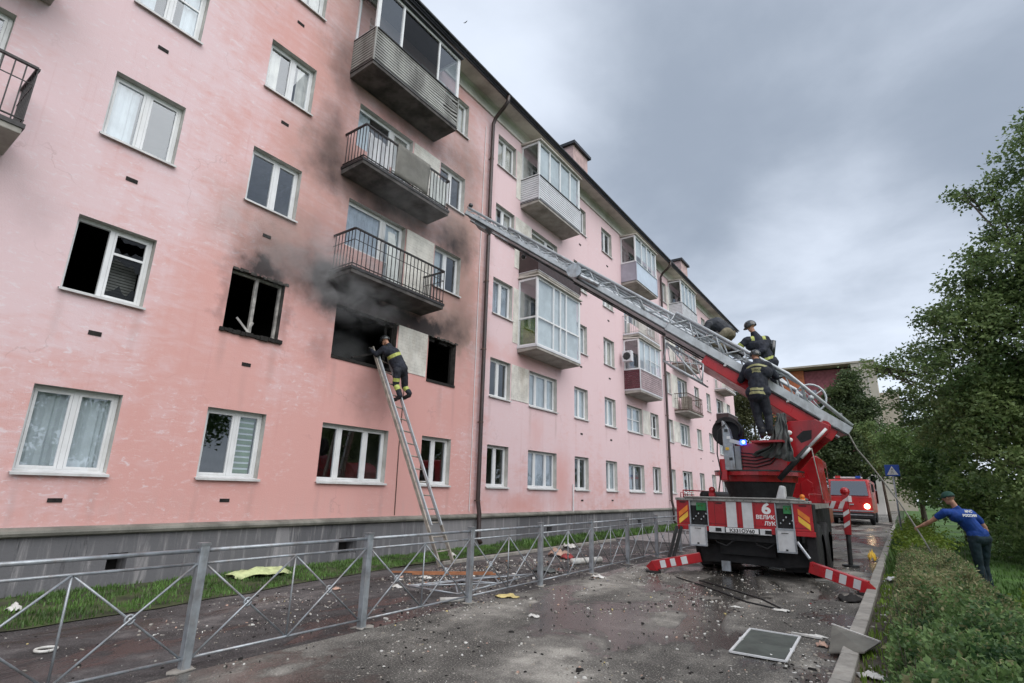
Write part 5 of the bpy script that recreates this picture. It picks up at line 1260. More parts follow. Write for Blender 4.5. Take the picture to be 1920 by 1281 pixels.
# 2: firefighter standing on the turntable
bn = []; s = 'suit_navy'; p_ = 'suit_pants'
Y_ = 12.22
bn += [(p_, (8.06, Y_+.05, 3.66), (8.24, Y_+.05, 3.66), .13, .13, None), (p_, (8.06, Y_+.05, 3.62), (8.10, Y_+.10, 3.22), .105, .085, None), (p_, (8.10, Y_+.10, 3.22), (8.17, Y_+.02, 2.93), .082, .072, None),
       (p_, (8.26, Y_+.05, 3.62), (8.30, Y_+.12, 3.25), .105, .085, None), (p_, (8.30, Y_+.12, 3.25), (8.31, Y_+.06, 2.98), .082, .072, None)]
for (x, y, z) in ((8.17, Y_+.02, 2.86), (8.31, Y_+.06, 2.90)): bn.append(('boot_black', (x, y, z+.12), (x, y, z), .062, .055, None)); bn.append(('boot_black', (x, y, z-.01), (x-.05, y+.15, z-.02), .050, .042, None))
bn += [(s, (8.06, Y_+.04, 3.76), (8.26, Y_+.04, 3.76), .155, .155, None), (s, (8.16, Y_+.04, 3.72), (8.18, Y_+.10, 4.12), .205, .195, [(-.12, .02, 'hivis_dull'), (.08, .20, 'hivis_dull')]), (s, (8.06, Y_+.10, 4.18), (8.30, Y_+.10, 4.18), .165, .165, None),
       (s, (8.0, Y_+.14, 4.36), (8.36, Y_+.14, 4.34), .095, .095, None), (s, (8.18, Y_+.12, 4.30), (8.16, Y_+.22, 4.46), .13, .08, None)]
bn += [(s, (7.96, Y_+.14, 4.35), (7.80, Y_+.20, 4.08), .088, .072, None), (s, (7.80, Y_+.20, 4.08), (7.88, Y_+.34, 4.30), .072, .056, [(.7, .9, 'hivis_dull')]),
       (s, (8.38, Y_+.14, 4.34), (8.50, Y_+.28, 4.10), .088, .072, None), (s, (8.50, Y_+.28, 4.10), (8.42, Y_+.44, 4.28), .072, .056, [(.7, .9, 'hivis_dull')])]
hand(bn, (7.88, Y_+.34, 4.30), (.1, .5, .7), (-.3, .8, 0), 'glove_dark', .7, 1.1); hand(bn, (8.42, Y_+.44, 4.28), (0, .6, .6), (-.2, .8, 0), 'glove_dark', .7, 1.1)
bn.append(('skin', (8.16, Y_+.22, 4.45), (8.14, Y_+.28, 4.56), .055, .055, None))
hc = head_bones(bn, (8.12, Y_+.32, 4.62), (-.45, .85, .1), (0, .15, 1), ears=False)
P2 = figure('person', 'firefighter in dark turnout suit with a wide yellow back panel, standing on the turntable', (8.2, Y_+.1, 2.8), bn, G1)
shell(P2, 'helmet', 'helmet_dark', *hc[:1], *hc[1:], .118, .56, brim=.25)
mb = MB(); vs = []; fs = []
for (zz, ww, mt, nm) in ((4.335, .22, 'hivis_dull', 'shoulder_band'), (4.22, .20, 'hivis_dull', 'back_panel')):
    mb = MB(); n = 8; hh = .022 if nm == 'shoulder_band' else .055; vs = []
    for i in range(n+1):
        a = -1+2*i/n; x = 8.18+ww*a*.95; y = Y_+.10-.168+.10*a*a; dz = -.05*a*a if nm == 'shoulder_band' else 0
        vs += [(x, y-.012, zz-hh+dz), (x, y+.004, zz+hh+dz)]
    mb.add(vs, [(2*i, 2*i+2, 2*i+3, 2*i+1) for i in range(n)]); o = part(nm, mb, mt, P2); sd = o.modifiers.new('s', 'SOLIDIFY'); sd.thickness = .006; sd.offset = 0
part('back_lettering', text_mb('МЧС РОССИИ', .062, (8.18, Y_-.088, 4.20), (1, 0, 0), (0, .15, 1), .003, 'CENTER', .85), 'suit_navy', P2)
# 3: helmeted firefighter leaning over the ladder from the far side
bn = []; y3 = 12.75
bn += [(p_, (8.22, y3, 4.42), (8.36, y3+.08, 4.42), .14, .14, None), (p_, (8.20, y3, 4.38), (8.15, y3-.05, 3.98), .105, .085, None), (p_, (8.38, y3+.1, 4.38), (8.45, y3+.05, 3.95), .105, .085, None), (p_, (8.15, y3-.05, 3.98), (8.35, y3+.05, 3.74), .082, .07, None), (p_, (8.45, y3+.05, 3.95), (8.62, y3+.12, 3.62), .082, .07, None)]
for (x, y, z) in ((8.35, y3+.05, 3.70), (8.62, y3+.12, 3.56)): bn.append(('boot_black', (x, y, z+.05), (x-.12, y, z+.02), .055, .045, None))
bn += [(s, (8.22, y3, 4.50), (8.38, y3+.06, 4.50), .16, .16, None), (s, (8.30, y3+.03, 4.50), (8.20, y3-.05, 4.86), .19, .18, [(.1, .25, 'hivis')]), (s, (8.05, y3-.12, 4.90), (8.30, y3+.02, 4.92), .14, .14, None),
       (s, (8.0, y3-.20, 5.0), (8.34, y3+.02, 5.02), .088, .088, [(.1, .28, 'hivis'), (.72, .9, 'hivis')]), (s, (8.18, y3-.08, 5.0), (8.12, y3-.10, 5.16), .12, .075, None)]
bn += [(s, (7.97, y3-.22, 4.99), (7.80, y3-.26, 4.84), .084, .066, [(.6, .85, 'hivis')]), (s, (7.80, y3-.26, 4.84), (7.60, y3-.20, 4.84), .066, .05, [(.25, .6, 'hivis')]),
       (s, (8.36, y3+.02, 4.98), (8.30, y3-.22, 4.72), .084, .066, None), (s, (8.30, y3-.22, 4.72), (8.05, y3-.30, 4.62), .066, .05, [(.5, .8, 'hivis')])]
hand(bn, (7.60, y3-.20, 4.84), (-1, 0, -.1), (0, .2, -1), 'glove_dark', .8, 1.1); hand(bn, (8.05, y3-.30, 4.62), (-1, -.1, .1), (0, .2, -1), 'glove_grey', .8, 1.1)
bn.append(('skin', (8.12, y3-.10, 5.14), (8.09, y3-.12, 5.26), .055, .055, None))
hc = head_bones(bn, (8.07, y3-.13, 5.33), (-.9, -.25, -.25), (-.2, 0, 1), ears=False)
P3 = figure('person', 'helmeted firefighter with yellow striped jacket reaching along the ladder to the crouching person', (8.5, y3+.08, 3.6), bn, G1, push=1.035)
hc = (away(hc[0], 1.035),)+hc[1:]
eyes(P3, *hc); h_ = shell(P3, 'helmet', 'helmet_dark', *hc[:1], *hc[1:], .125, .58, brim=.3)
mb = MB(); mb.tube(away((8.42, y3+.02, 4.62)), away((8.48, y3+.04, 4.98)), .06, 10); part('air_cylinder', mb, 'helmet_dark', P3, smooth=True)
# 4: person crouched on the ladder
bn = []; s4_ = 'jacket_charcoal'; k4 = 'trousers_khaki'; y4 = 12.30
bn += [(k4, (7.63, y4-.03, 5.16), (7.66, y4+.13, 5.16), .125, .125, None), (k4, (7.60, y4-.08, 5.14), (7.33, y4-.12, 4.92), .10, .078, None), (k4, (7.33, y4-.12, 4.92), (7.68, y4-.10, 4.80), .075, .06, None),
       (k4, (7.66, y4+.16, 5.14), (7.40, y4+.2, 4.90), .10, .078, None), (k4, (7.40, y4+.2, 4.90), (7.74, y4+.2, 4.76), .075, .06, None)]
bn += [('boot_black', (7.70, y4-.10, 4.79), (7.80, y4-.10, 4.70), .045, .04, None), ('boot_black', (7.76, y4+.2, 4.75), (7.86, y4+.2, 4.66), .045, .04, None)]
bn += [(s4_, (7.62, y4+.04, 5.22), (7.42, y4+.02, 5.42), .145, .15, None), (s4_, (7.42, y4+.02, 5.42), (7.28, y4, 5.40), .15, .14, None), (s4_, (7.28, y4-.15, 5.38), (7.30, y4+.17, 5.38), .08, .08, None)]
bn += [(s4_, (7.28, y4-.17, 5.36), (7.16, y4-.22, 5.14), .07, .056, None), (s4_, (7.16, y4-.22, 5.14), (7.0, y4-.18, 5.14), .056, .042, None), (s4_, (7.30, y4+.19, 5.36), (7.15, y4+.24, 5.15), .07, .056, None), (s4_, (7.15, y4+.24, 5.15), (6.98, y4+.22, 5.15), .056, .042, None)]
hand(bn, (7.0, y4-.18, 5.14), (-1, 0, -.1), (0, .2, -1), 'skin', .7); hand(bn, (6.98, y4+.22, 5.15), (-1, 0, -.1), (0, .2, -1), 'skin', .7)
bn.append(('skin', (7.24, y4, 5.38), (7.16, y4, 5.34), .055, .052, None))
hc = head_bones(bn, (7.08, y4-.01, 5.32), (-.55, -.15, -.82), (-.85, 0, .5))
P4 = figure('person', 'person in a charcoal jacket and khaki trousers crouching face down on the raised ladder', (7.5, y4, 4.72), bn, push=1.05)
hc = (away(hc[0], 1.05),)+hc[1:]
eyes(P4, *hc); shell(P4, 'hair', 'hair_dark', *hc[:1], *hc[1:], .097, .62)
# 5: firefighter at the top of the leaning ladder
bn = []
bn += [(p_, (.62, 8.98, 4.38), (.60, 9.18, 4.36), .125, .125, None), (p_, (.64, 8.95, 4.34), (.60, 8.98, 4.02), .10, .08, [(.5, .75, 'hivis')]), (p_, (.60, 8.98, 4.02), (.74, 9.02, 3.76), .078, .062, [(.1, .5, 'hivis')]),
       (p_, (.62, 9.2, 4.34), (.58, 9.30, 4.02), .10, .08, None), (p_, (.58, 9.30, 4.02), (.74, 9.32, 3.86), .078, .062, [(.1, .6, 'hivis')])]
bn += [('boot_black', (.72, 9.02, 3.72), (.58, 9.0, 3.66), .055, .045, None), ('boot_black', (.72, 9.32, 3.80), (.58, 9.28, 3.74), .055, .045, None)]
bn += [(s, (.60, 9.0, 4.48), (.58, 9.16, 4.46), .145, .145, None), (s, (.60, 9.08, 4.44), (.48, 8.92, 4.80), .18, .175, [(.75, .95, 'hivis')]), (s, (.44, 8.76, 4.84), (.44, 9.02, 4.82), .13, .13, None),
       (s, (.40, 8.70, 4.90), (.40, 9.08, 4.88), .085, .085, [(.05, .3, 'hivis'), (.65, .9, 'hivis')]), (s, (.42, 8.88, 4.9), (.36, 8.86, 5.02), .11, .07, None)]
bn += [(s, (.40, 8.68, 4.90), (.26, 8.58, 4.74), .08, .064, None), (s, (.26, 8.58, 4.74), (.10, 8.55, 4.86), .064, .05, None), (s, (.40, 9.10, 4.88), (.26, 9.14, 4.72), .08, .064, None), (s, (.26, 9.14, 4.72), (.12, 9.06, 4.80), .064, .05, None)]
hand(bn, (.10, 8.55, 4.86), (-.5, 0, .6), (-1, 0, 0), 'glove_dark', .8, 1.1); hand(bn, (.12, 9.06, 4.80), (-.5, 0, .6), (-1, 0, 0), 'glove_dark', .8, 1.1)
bn.append(('skin', (.36, 8.86, 5.0), (.30, 8.84, 5.10), .055, .055, None))
hc = head_bones(bn, (.24, 8.82, 5.15), (-.9, -.1, -.35), (-.3, 0, 1), ears=False)
P5 = figure('person', 'firefighter in a dark striped suit climbing the leaning ladder into the smoky opening', (.62, 9.1, 3.65), bn, G1)
shell(P5, 'helmet', 'helmet_dark', *hc[:1], *hc[1:], .122, .58, brim=.3)

# guide rope from the ladder base to the man
mb = MB(); mb.path([tuple(lpnt(.30, 1, .03)), (9.74, 13.35, 2.62), (9.90, 13.5, 2.36), (10.1, 13.7, 2.0), (10.32, 13.76, 1.58), (10.52, 13.82, 1.12), (10.62, 13.80, .88), (10.72, 13.78, .60)], .016, 6)
setp(part('guide_rope', mb, 'rope_grey', loc=(10.72, 13.78, .3), smooth=True), 'grey guide rope running from the ladder foot down to the hands over the hedge', 'rope')

# ------------------------------------------------------------ foliage
def leaf_cloud(name, blobs_, n, size, mat, parent, sub=.32, flat=.25, upb=.35):
    """blobs_: (x,y,z,r). Leaves gather in sprays inside each blob so that gaps stay open between them."""
    tot = sum(b[3]**2 for b in blobs_); P = []
    for (x, y, z, r) in blobs_:
        k = max(20, int(n*r*r/tot)); ns = max(5, int(k/26))
        d = RNG.normal(size=(ns, 3)); d /= np.linalg.norm(d, axis=1)[:, None]; rad = r*RNG.uniform(.15, 1, ns)**.45
        c = np.array((x, y, z))+d*rad[:, None]*np.array((1, 1, .85))
        idx = RNG.integers(0, ns, k); sp = sub*(.6+.6*RNG.random(ns))[idx]
        P.append(c[idx]+RNG.normal(size=(k, 3))*sp[:, None]*np.array((.55, .55, .34)))
    P = np.concatenate(P); m = len(P)
    a = RNG.normal(size=(m, 3)); a[:, 2] = a[:, 2]*.7-upb; a /= np.linalg.norm(a, axis=1)[:, None]
    b = np.cross(a, RNG.normal(size=(m, 3))); b /= np.linalg.norm(b, axis=1)[:, None]
    s_ = size*RNG.uniform(.6, 1.35, m)[:, None]; nn = np.cross(a, b)
    V_ = np.stack([P, P+a*s_*.5+b*s_*.26+nn*s_*.06, P+a*s_, P+a*s_*.5-b*s_*.26+nn*s_*.06], 1).reshape(-1, 3)
    i = np.arange(m)*4; F_ = np.concatenate([np.stack([i, i+1, i+2], 1), np.stack([i, i+2, i+3], 1)])
    return npmesh(name, V_, F_, mat, parent, tuple(OFF[parent]) if parent is not None else (0, 0, 0))
def tree(label, base, blobs_, n, size, mat, trunk_r, top, limbs=True, group=None, sub=.32, nm='tree'):
    T = thing(nm, label, 'tree', base, group); b = Vector(base); t = Vector(top)
    mb = MB(); pts = [b+(t-b)*q+Vector((math.sin(q*5+b.x)*.12, math.cos(q*4+b.y)*.12, 0))*q*(3 if b.y < 28 else .8) for q in [i/7 for i in range(8)]]
    mb.path(pts, trunk_r, 10, trunk_r*.25); tr_ = part('trunk', mb, 'bark', T, smooth=True)
    if limbs:
        mb = MB()
        for (x, y, z, r) in blobs_:
            e = Vector((x, y, z)); q = min(.85, max(.2, (z-b.z-1.0)/max(.1, (t.z-b.z))*.75)); s0 = b+(t-b)*q
            mid = s0.lerp(e, .5)+Vector((random.uniform(-.2, .2), random.uniform(-.2, .2), -.1*(e-s0).length))
            mb.path([s0, mid, e], trunk_r*.28, 6, trunk_r*.08)
            for _ in range(4):
                d = Vector((random.gauss(0, 1), random.gauss(0, 1), random.gauss(0, .7))).normalized()*r*.8
                mb.path([s0.lerp(e, .8), e+d*.5, e+d], trunk_r*.09, 4, .004)
        part('limbs', mb, 'bark', tr_, smooth=True)
    leaf_cloud('crown', blobs_, n, size, mat, T, sub)
    return T
random.seed(11)
tree('large dark leafed tree on the right whose wispy branches reach over the street', (14.6, 20, 0),
     [(15.1, 20, 12.4, .7), (14.9, 20, 11.5, 1.0), (14.3, 20, 9.6, 1.0), (13.15, 20, 10.75, .42), (13.7, 20, 10.7, .5), (13.9, 20, 8.2, 1.3), (12.7, 20, 7.9, .55), (13.1, 20, 8.6, .4), (12.2, 20.5, 7.15, .6), (11.8, 21, 7.2, .5), (12.7, 20, 6.6, 1.1), (11.6, 22, 6.2, .7),
      (10.8, 23, 6.1, .55), (10.2, 23.2, 6.25, .35), (9.95, 23.4, 6.4, .2), (10.9, 23, 5.1, .65), (12.2, 20, 5.2, 1.2), (13.9, 20, 6.1, 1.6), (11.5, 22, 4.1, .9), (12.9, 20, 3.9, 1.5), (14.4, 20, 4, 1.8), (13.2, 19, 2.2, 1.2), (15.8, 20, 7.5, 2.0), (16, 20, 10, 1.6), (14.6, 20, 7.6, 1.3), (15.0, 20, 5.2, 1.8), (13.4, 20, 7.0, 1.0), (13.2, 21, 4.8, 1.3), (12.4, 22, 4.6, 1.0), (15.3, 20, 9.6, 1.2)],
     84000, .125, 'leaf_tree', .22, (15.1, 20, 12), sub=.30)
tree('bushy deep green tree behind the man in the blue shirt', (13.9, 25, 0), [(13.2, 25, 2.8, 1.6), (14.6, 25, 4.2, 2.0), (12.4, 24, 2.0, 1.1), (15.8, 24, 2.6, 2.0), (13.6, 26, 5.6, 1.6), (12.2, 25, 3.9, 1.0), (14.5, 24, 1.5, 1.5), (12.9, 23.5, 1.1, .8), (17, 24, 5, 2.2)], 30000, .16, 'leaf_dark', .16, (14, 25, 5.5))
tree('lower tree with drooping foliage overhanging the road past the big tree', (12.4, 30, 0), [(11.0, 28, 3.6, 1.1), (10.4, 28, 4.1, .7), (11.6, 28, 2.5, 1.2), (12.6, 30, 4.5, 1.6), (10.9, 27, 2.7, .7), (12.4, 29, 1.6, 1.2)], 17000, .14, 'leaf_dark', .14, (12.3, 30, 4.6))
tree('far roadside tree behind the second fire engine', (11.4, 46, 0), [(10.9, 45, 4.2, 1.5), (11.6, 45, 2.6, 1.6), (10.4, 46, 5.6, 1.1), (12.4, 46, 5.2, 2.0)], 9000, .2, 'leaf_dark', .18, (11.3, 46, 5.5), sub=.45)
tree('dark tree rising over the ladder base in front of the brick tower', (6.5, 62, 0), [(6.3, 62, 10.5, 1.8), (7.6, 62, 12.4, 1.3), (6.9, 61, 8.2, 2.4), (8.4, 61, 7.6, 2.0), (5.2, 61, 6.2, 1.9), (7.2, 60, 5.4, 2.4), (9.2, 60, 5.0, 1.6), (7.9, 62, 13.6, .9), (6.9, 62, 11.6, 1.5), (5.6, 61, 8.6, 1.6), (8.6, 61, 10.0, 1.5)], 30000, .28, 'leaf_far', .3, (7, 62, 12), sub=.6)
tree('slender pale green tree beside the beige tower', (9.4, 52, 0), [(8.7, 52, 7.2, .7), (9.2, 52, 6.0, .9), (9.6, 52, 4.4, 1.1)], 4000, .2, 'leaf_tree', .12, (9.2, 52, 7), sub=.4)
for i, (x, y, h, lb) in enumerate(((-1.2, 60, 13.2, 'tall olive tree right behind the end of the pink building'), (1.6, 64, 10.5, 'round olive tree in the middle behind the turntable'), (-5.5, 66, 14, 'olive tree mostly hidden behind the pink building'), (3.4, 60, 7.5, 'low dark tree next to the brown pavilion'))):
    tree(lb, (x, y, 0), [(x+random.uniform(-1.5, 1.5), y+random.uniform(-1, 1), h*random.uniform(.25, .92), random.uniform(1.5, 2.4)) for _ in range(9)]+[(x, y, h*.9, 1.5)], 11000, .28, 'leaf_olive' if i < 3 else 'leaf_far', .25, (x, y, h*.8), limbs=False, group='trees at the end of the street', sub=.6)
# park trees beside and behind the viewer (seen in the window panes)
for i, (x, y, h) in enumerate(((19, 8, 9), (21, 1, 10), (18, -7, 9), (24, 15, 11), (20, -14, 9), (23, 27, 11), (19, 36, 10))):
    tree('leafy park tree number' if False else ['round park tree right of the lawn', 'broad park tree beyond the lawn', 'park tree on the near side of the lawn', 'tall park tree deep in the green', 'park tree at the near end of the green', 'park tree behind the large dark tree', 'park tree at the far end of the green'][i],
         (x, y, 0), [(x+random.uniform(-2.4, 2.4), y+random.uniform(-2.4, 2.4), h*random.uniform(.3, .9), random.uniform(1.5, 2.3)) for _ in range(9)], 7000, .30, 'leaf_dark', .22, (x, y, h*.8), limbs=False, group='trees in the park', sub=.55)
# shrubs under the trees
leafs = [(x, y, z, r) for (x, y, z, r) in [(12.6+random.uniform(0, 5), random.uniform(17, 27), random.uniform(.3, 1.2), random.uniform(.5, .9)) for _ in range(34)]]
SH = thing('undergrowth', 'dark leafy undergrowth below the trees at the back of the lawn', 'shrubs', (14.5, 22, 0), kind='stuff'); leaf_cloud('leaves', leafs, 16000, .13, 'leaf_dark', SH)['kind'] = 'stuff'
leafs = [(10.25+random.uniform(0, .7), random.uniform(15.5, 33), random.uniform(.2, .75), random.uniform(.25, .45)) for _ in range(60)]
SH = thing('shrub', 'fresh lime green bushes growing by the kerb beyond the hedge', 'shrubs', (10.6, 22, 0), kind='stuff'); leaf_cloud('leaves', leafs, 9000, .08, 'leaf_lime', SH, .16)['kind'] = 'stuff'
leafs = [(11.35+random.uniform(0, .55), random.uniform(5.5, 10.5), random.uniform(.05, .45), random.uniform(.18, .3)) for _ in range(34)]
SH = thing('shrub', 'yellow green leafy plants at the lawn side of the hedge', 'shrubs', (11.6, 8, 0), kind='stuff'); leaf_cloud('leaves', leafs, 5200, .07, 'leaf_lime', SH, .14)['kind'] = 'stuff'
# clipped hedge: near part dark green, middle part dry and twiggy
def hedge_pts(y0, y1, n, mat_f, hf, size, nm, label, x0=10.15, x1=11.22):
    y = RNG.uniform(y0, y1, n); x = RNG.uniform(x0, x1, n)
    hh = np.array([hf(b)*(1+.38*mnoise.noise(Vector((a*1.7, b*1.7, 1)))+.30*mnoise.noise(Vector((a*6, b*6, 2)))) for a, b in zip(x, y)])
    edge = np.minimum(x-x0, x1-x)/.35; hh *= np.clip(.70+edge*.4, 0, 1)
    z = .04+hh*RNG.uniform(.08, 1, n)**.42; P = np.stack([x, y, z], 1); P += RNG.normal(size=P.shape)*.02
    m = len(P); a = RNG.normal(size=(m, 3)); a[:, 2] = np.abs(a[:, 2])*.6+.15; a /= np.linalg.norm(a, axis=1)[:, None]
    b = np.cross(a, RNG.normal(size=(m, 3))); b /= np.linalg.norm(b, axis=1)[:, None]; s_ = (size*RNG.uniform(.55, 1.4, m))[:, None]; nn = np.cross(a, b)
    V_ = np.stack([P, P+a*s_*.5+b*s_*.27+nn*s_*.08, P+a*s_, P+a*s_*.5-b*s_*.27+nn*s_*.08], 1).reshape(-1, 3); i = np.arange(m)*4
    F_ = np.concatenate([np.stack([i, i+1, i+2], 1), np.stack([i, i+2, i+3], 1)])
    fm = mat_f(P); return V_, F_, np.concatenate([fm, fm])
HG = thing('hedge', 'low clipped hedge beside the kerb, dark green up close and dry and twiggy farther on', 'hedge', (10.7, 9, 0), kind='stuff')
V_, F_, mi_ = hedge_pts(3.4, 9.0, 95000, lambda P: (RNG.random(len(P)) < np.clip((P[:, 1]-6.2)/3.0, .10, .62)).astype(int), lambda y: .66, .040, '', '')
o = npmesh('leaves', V_, F_, ['hedge_green', 'hedge_dry'], HG, tuple(OFF[HG]), mi_); o['kind'] = 'stuff'
V_, F_, mi_ = hedge_pts(8.6, 15.5, 60000, lambda P: (RNG.random(len(P)) < .62).astype(int), lambda y: .58, .038, '', '')
o = npmesh('leaves', V_, F_, ['hedge_green', 'hedge_dry'], HG, tuple(OFF[HG]), mi_); o['kind'] = 'stuff'
V_, F_, mi_ = hedge_pts(4.2, 7.2, 34000, lambda P: (RNG.random(len(P)) < .12).astype(int), lambda y: .46, .044, '', '', 11.1, 12.6)
o = npmesh('leaves', V_, F_, ['hedge_green', 'hedge_dry'], HG, tuple(OFF[HG]), mi_); o['kind'] = 'stuff'
mb = MB()
for i in range(650):
    y = random.uniform(3.4, 15.5); x = random.uniform(10.2, 11.15); h = random.uniform(.35, .78); mb.path([(x, y, .03), (x+random.uniform(-.12, .12), y+random.uniform(-.12, .12), h)], .004, 3, .002)
o = part('twigs', mb, 'bark', HG); o['kind'] = 'stuff'
mb = MB(); 
sp = thing('shrub', 'small lime green sprig standing out of the dark hedge in the corner', 'plant', (10.72, 5.0, .4)); leaf_cloud('leaves', [(10.78, 5.0, .52, .09), (10.70, 5.05, .62, .06)], 150, .075, 'leaf_lime', sp, .06)

# ------------------------------------------------------------ background
def simple_building(label, loc, parts_, group=None):
    T = thing('building', label, 'building', loc, group)
    for (nm, mat, bx) in parts_:
        mb = MB(); mb.box(*bx); part(nm, mb, mat, T)
    return T
BT = thing('tower_block', 'tall block of dark red and orange brick with a beige end wall beyond the trees', 'building', (0, 118, 0))
for (nm, mat, bx) in (('wing', 'brick_orange', (-8, -1.6, 110, 122, 0, 24.2)), ('wing', 'brick_far', (-1.6, 6.0, 110.4, 122, 0, 24.0)), ('end_wall', 'tower_beige', (6.0, 9.4, 108, 122, 0, 24.3)), ('lower_wing', 'tower_beige', (9.4, 12.2, 112, 124, 0, 19.5))):
    mb = MB(); mb.box(*bx); part(nm, mb, mat, BT)
for fl in range(1, 8):
    for x in (-7, -5, -3, -.8, 1.2, 3.2, 5.0):
        mb = MB(); mb.box(x, x+.9, 109.9 if x < -1.6 else 110.3, 110.5, fl*2.9-1.2, fl*2.9+.2); part('window', mb, 'windscreen', BT)
for x in (7.2, 8.2): mb = MB(); mb.box(x, x+.12, 107.9, 108.0, 2, 24.2); part('wall_rib', mb, 'wall_far_white', BT)
mb = MB(); mb.box(-8.1, 9.5, 107.8, 122.1, 24.3, 24.6); part('parapet', mb, 'tower_beige', BT)
PV = thing('pavilion', 'low dark brown pavilion behind the second fire engine', 'building', (4.2, 88, 0))
mb = MB(); mb.box(.6, 6.1, 86, 92, 0, 7.1); part('wall', mb, 'brown_far', PV); mb = MB(); mb.box(.3, 6.5, 85.7, 92.3, 7.1, 7.4); part('roof', mb, 'wall_far_white', PV)
for x in (2.1, 3.6, 4.9): mb = MB(); mb.box(x, x+.16, 85.9, 86.0, 0, 7.1); part('pillar', mb, 'roof_metal', PV)
WB = thing('white_building', 'pale building piece between the pavilion and the roadside trees', 'building', (7.6, 80, 0))
mb = MB(); mb.box(6.3, 8.6, 79, 84, 0, 6.0); part('wall', mb, 'wall_far_white', WB)
for x in (6.6, 7.5): mb = MB(); mb.box(x, x+.5, 78.95, 79, 1.2, 4.4); part('window', mb, 'windscreen', WB)
FS = [(x, 128+random.uniform(-4, 4), random.uniform(2, 5), random.uniform(3, 4.5)) for x in range(-46, 110, 5)]
FW = thing('far_wood', 'line of trees closing the view at the far end of the street', 'trees', (20, 128, 0), kind='stuff'); leaf_cloud('leaves', FS, 16000, .7, 'leaf_far', FW, 1.0)['kind'] = 'stuff'
SG = thing('crossing_sign', 'blue road sign with a white triangle standing by the roadside trees', 'road sign', (10.2, 24.4, 0))
mb = MB(); mb.tube((10.2, 24.45, 0), (10.2, 24.45, 2.85), .03, 8); part('pole', mb, 'galvanised', SG, smooth=True)
mb = MB(); mb.box(9.98, 10.42, 24.37, 24.39, 2.46, 2.86); sp_ = part('sign_panel', mb, 'sign_blue', SG, bevel=.01)
mb = MB(); mb.poly([(10.03, 24.365, 2.51), (10.37, 24.365, 2.51), (10.20, 24.365, 2.82)], (0, .004, 0)); tr_ = part('white_triangle', mb, 'white_print', sp_)
mb = MB(); mb.ball((10.2, 24.355, 2.71), .020, 8, 6, (1, .3, 1)); mb.beam((10.2, 24.36, 2.69), (10.19, 24.36, 2.62), .03, .004); mb.beam((10.19, 24.36, 2.63), (10.15, 24.36, 2.54), .015, .004); mb.beam((10.19, 24.36, 2.63), (10.24, 24.36, 2.54), .015, .004); part('walking_figure', mb, 'black_print', sp_)
BD = thing('bird', 'small dark bird in the pale sky right of the roof edge', 'bird', (-44.6, 60, 85))
mb = MB(); c = Vector((-44.6, 60, 85)); mb.ball(c, .12, 8, 6, (2.0, .8, .6)); mb.path([c+Vector((.2, 0, 0)), c+Vector((.5, 0, .1))], .06, 5, .02); mb.add([c, c+Vector((-.1, 0, .1)), c+Vector((.3, .3, .65)), c+Vector((.1, .3, .3)), c+Vector((-.3, -.3, -.1)), c+Vector((.1, -.2, -.4))], [(0, 2, 1), (0, 3, 2), (0, 4, 5)]); part('body', mb, 'black_print', BD, smooth=False)

# ------------------------------------------------------------ debris
def chips(name, n, xr, yr, smin, smax, mats, wts, label, z=.0, dens=None, flat=.35):
    x = RNG.uniform(*xr, n); y = RNG.uniform(*yr, n)
    if dens:
        d = np.array([dens(a, b) for a, b in zip(x, y)]); k_ = RNG.random(n) < d; x, y = x[k_], y[k_]; n = len(x)
    s_ = smin+(smax-smin)*RNG.random(n)**3.2; th = RNG.uniform(0, 2*np.pi, n); K = 5; V_ = []
    ang = np.sort(RNG.uniform(0, 2*np.pi, (n, K)), axis=1); rad = s_[:, None]*RNG.uniform(.55, 1, (n, K)); h = s_*flat*RNG.uniform(.3, 1.2, n)
    el = RNG.uniform(.35, 1, n)
    px = rad*np.cos(ang); py = rad*np.sin(ang)*el[:, None]; X = x[:, None]+px*np.cos(th)[:, None]-py*np.sin(th)[:, None]; Y = y[:, None]+px*np.sin(th)[:, None]+py*np.cos(th)[:, None]
    til = RNG.uniform(-.4, .4, n)
    lo = np.stack([X, Y, np.full((n, K), z)], 2); hi = np.stack([x[:, None]+(X-x[:, None])*.8, y[:, None]+(Y-y[:, None])*.8, z+h[:, None]+px*til[:, None]*.5+.003], 2)
    V_ = np.concatenate([lo, hi], 1).reshape(-1, 3); b = np.arange(n)*2*K; Fs = []
    for i in range(K): j = (i+1) % K; Fs += [np.stack([b+i, b+j, b+K+j], 1), np.stack([b+i, b+K+j, b+K+i], 1)]
    for i in range(1, K-1): Fs.append(np.stack([b+K, b+K+i, b+K+i+1], 1))
    F_ = np.concatenate(Fs); mi_ = RNG.choice(len(mats), n, p=np.array(wts)/sum(wts)); mi_ = np.concatenate([mi_]*len(Fs))
    o = npmesh(name, V_, F_, mats, None, (0, 0, 0), mi_); return setp(o, label, 'debris', None, 'stuff')
def dens(x, y):
    d = .30+.7*max(0, 1-abs(y-8.5)/6)
    d *= .12+1.9*max(0, mnoise.noise(Vector((x*.9, y*.7, 2)))+.12)**1.3+.6*max(0, mnoise.noise(Vector((x*3, y*2.4, 5))))
    return d
chips('debris_chips', 34000, (2.3, 9.6), (1.8, 17), .006, .034, ['foam_white', 'kerb_concrete', 'charred', 'foam_yellow', 'cloth_pink', 'wood_grey'], [3, 6, 5, .3, .6, 5], 'small crumbs of plaster, glass and charred bits scattered over road and footpath', .001, dens)
chips('debris_chips', 420, (2.3, 9.5), (3.0, 15), .025, .075, ['foam_white', 'kerb_concrete', 'charred', 'wood_grey', 'cloth_red', 'board_grey'], [5, 4, 6, 2, .5, 2], 'larger flakes of plaster and charred scraps lying on the wet road', .001, dens, .3)
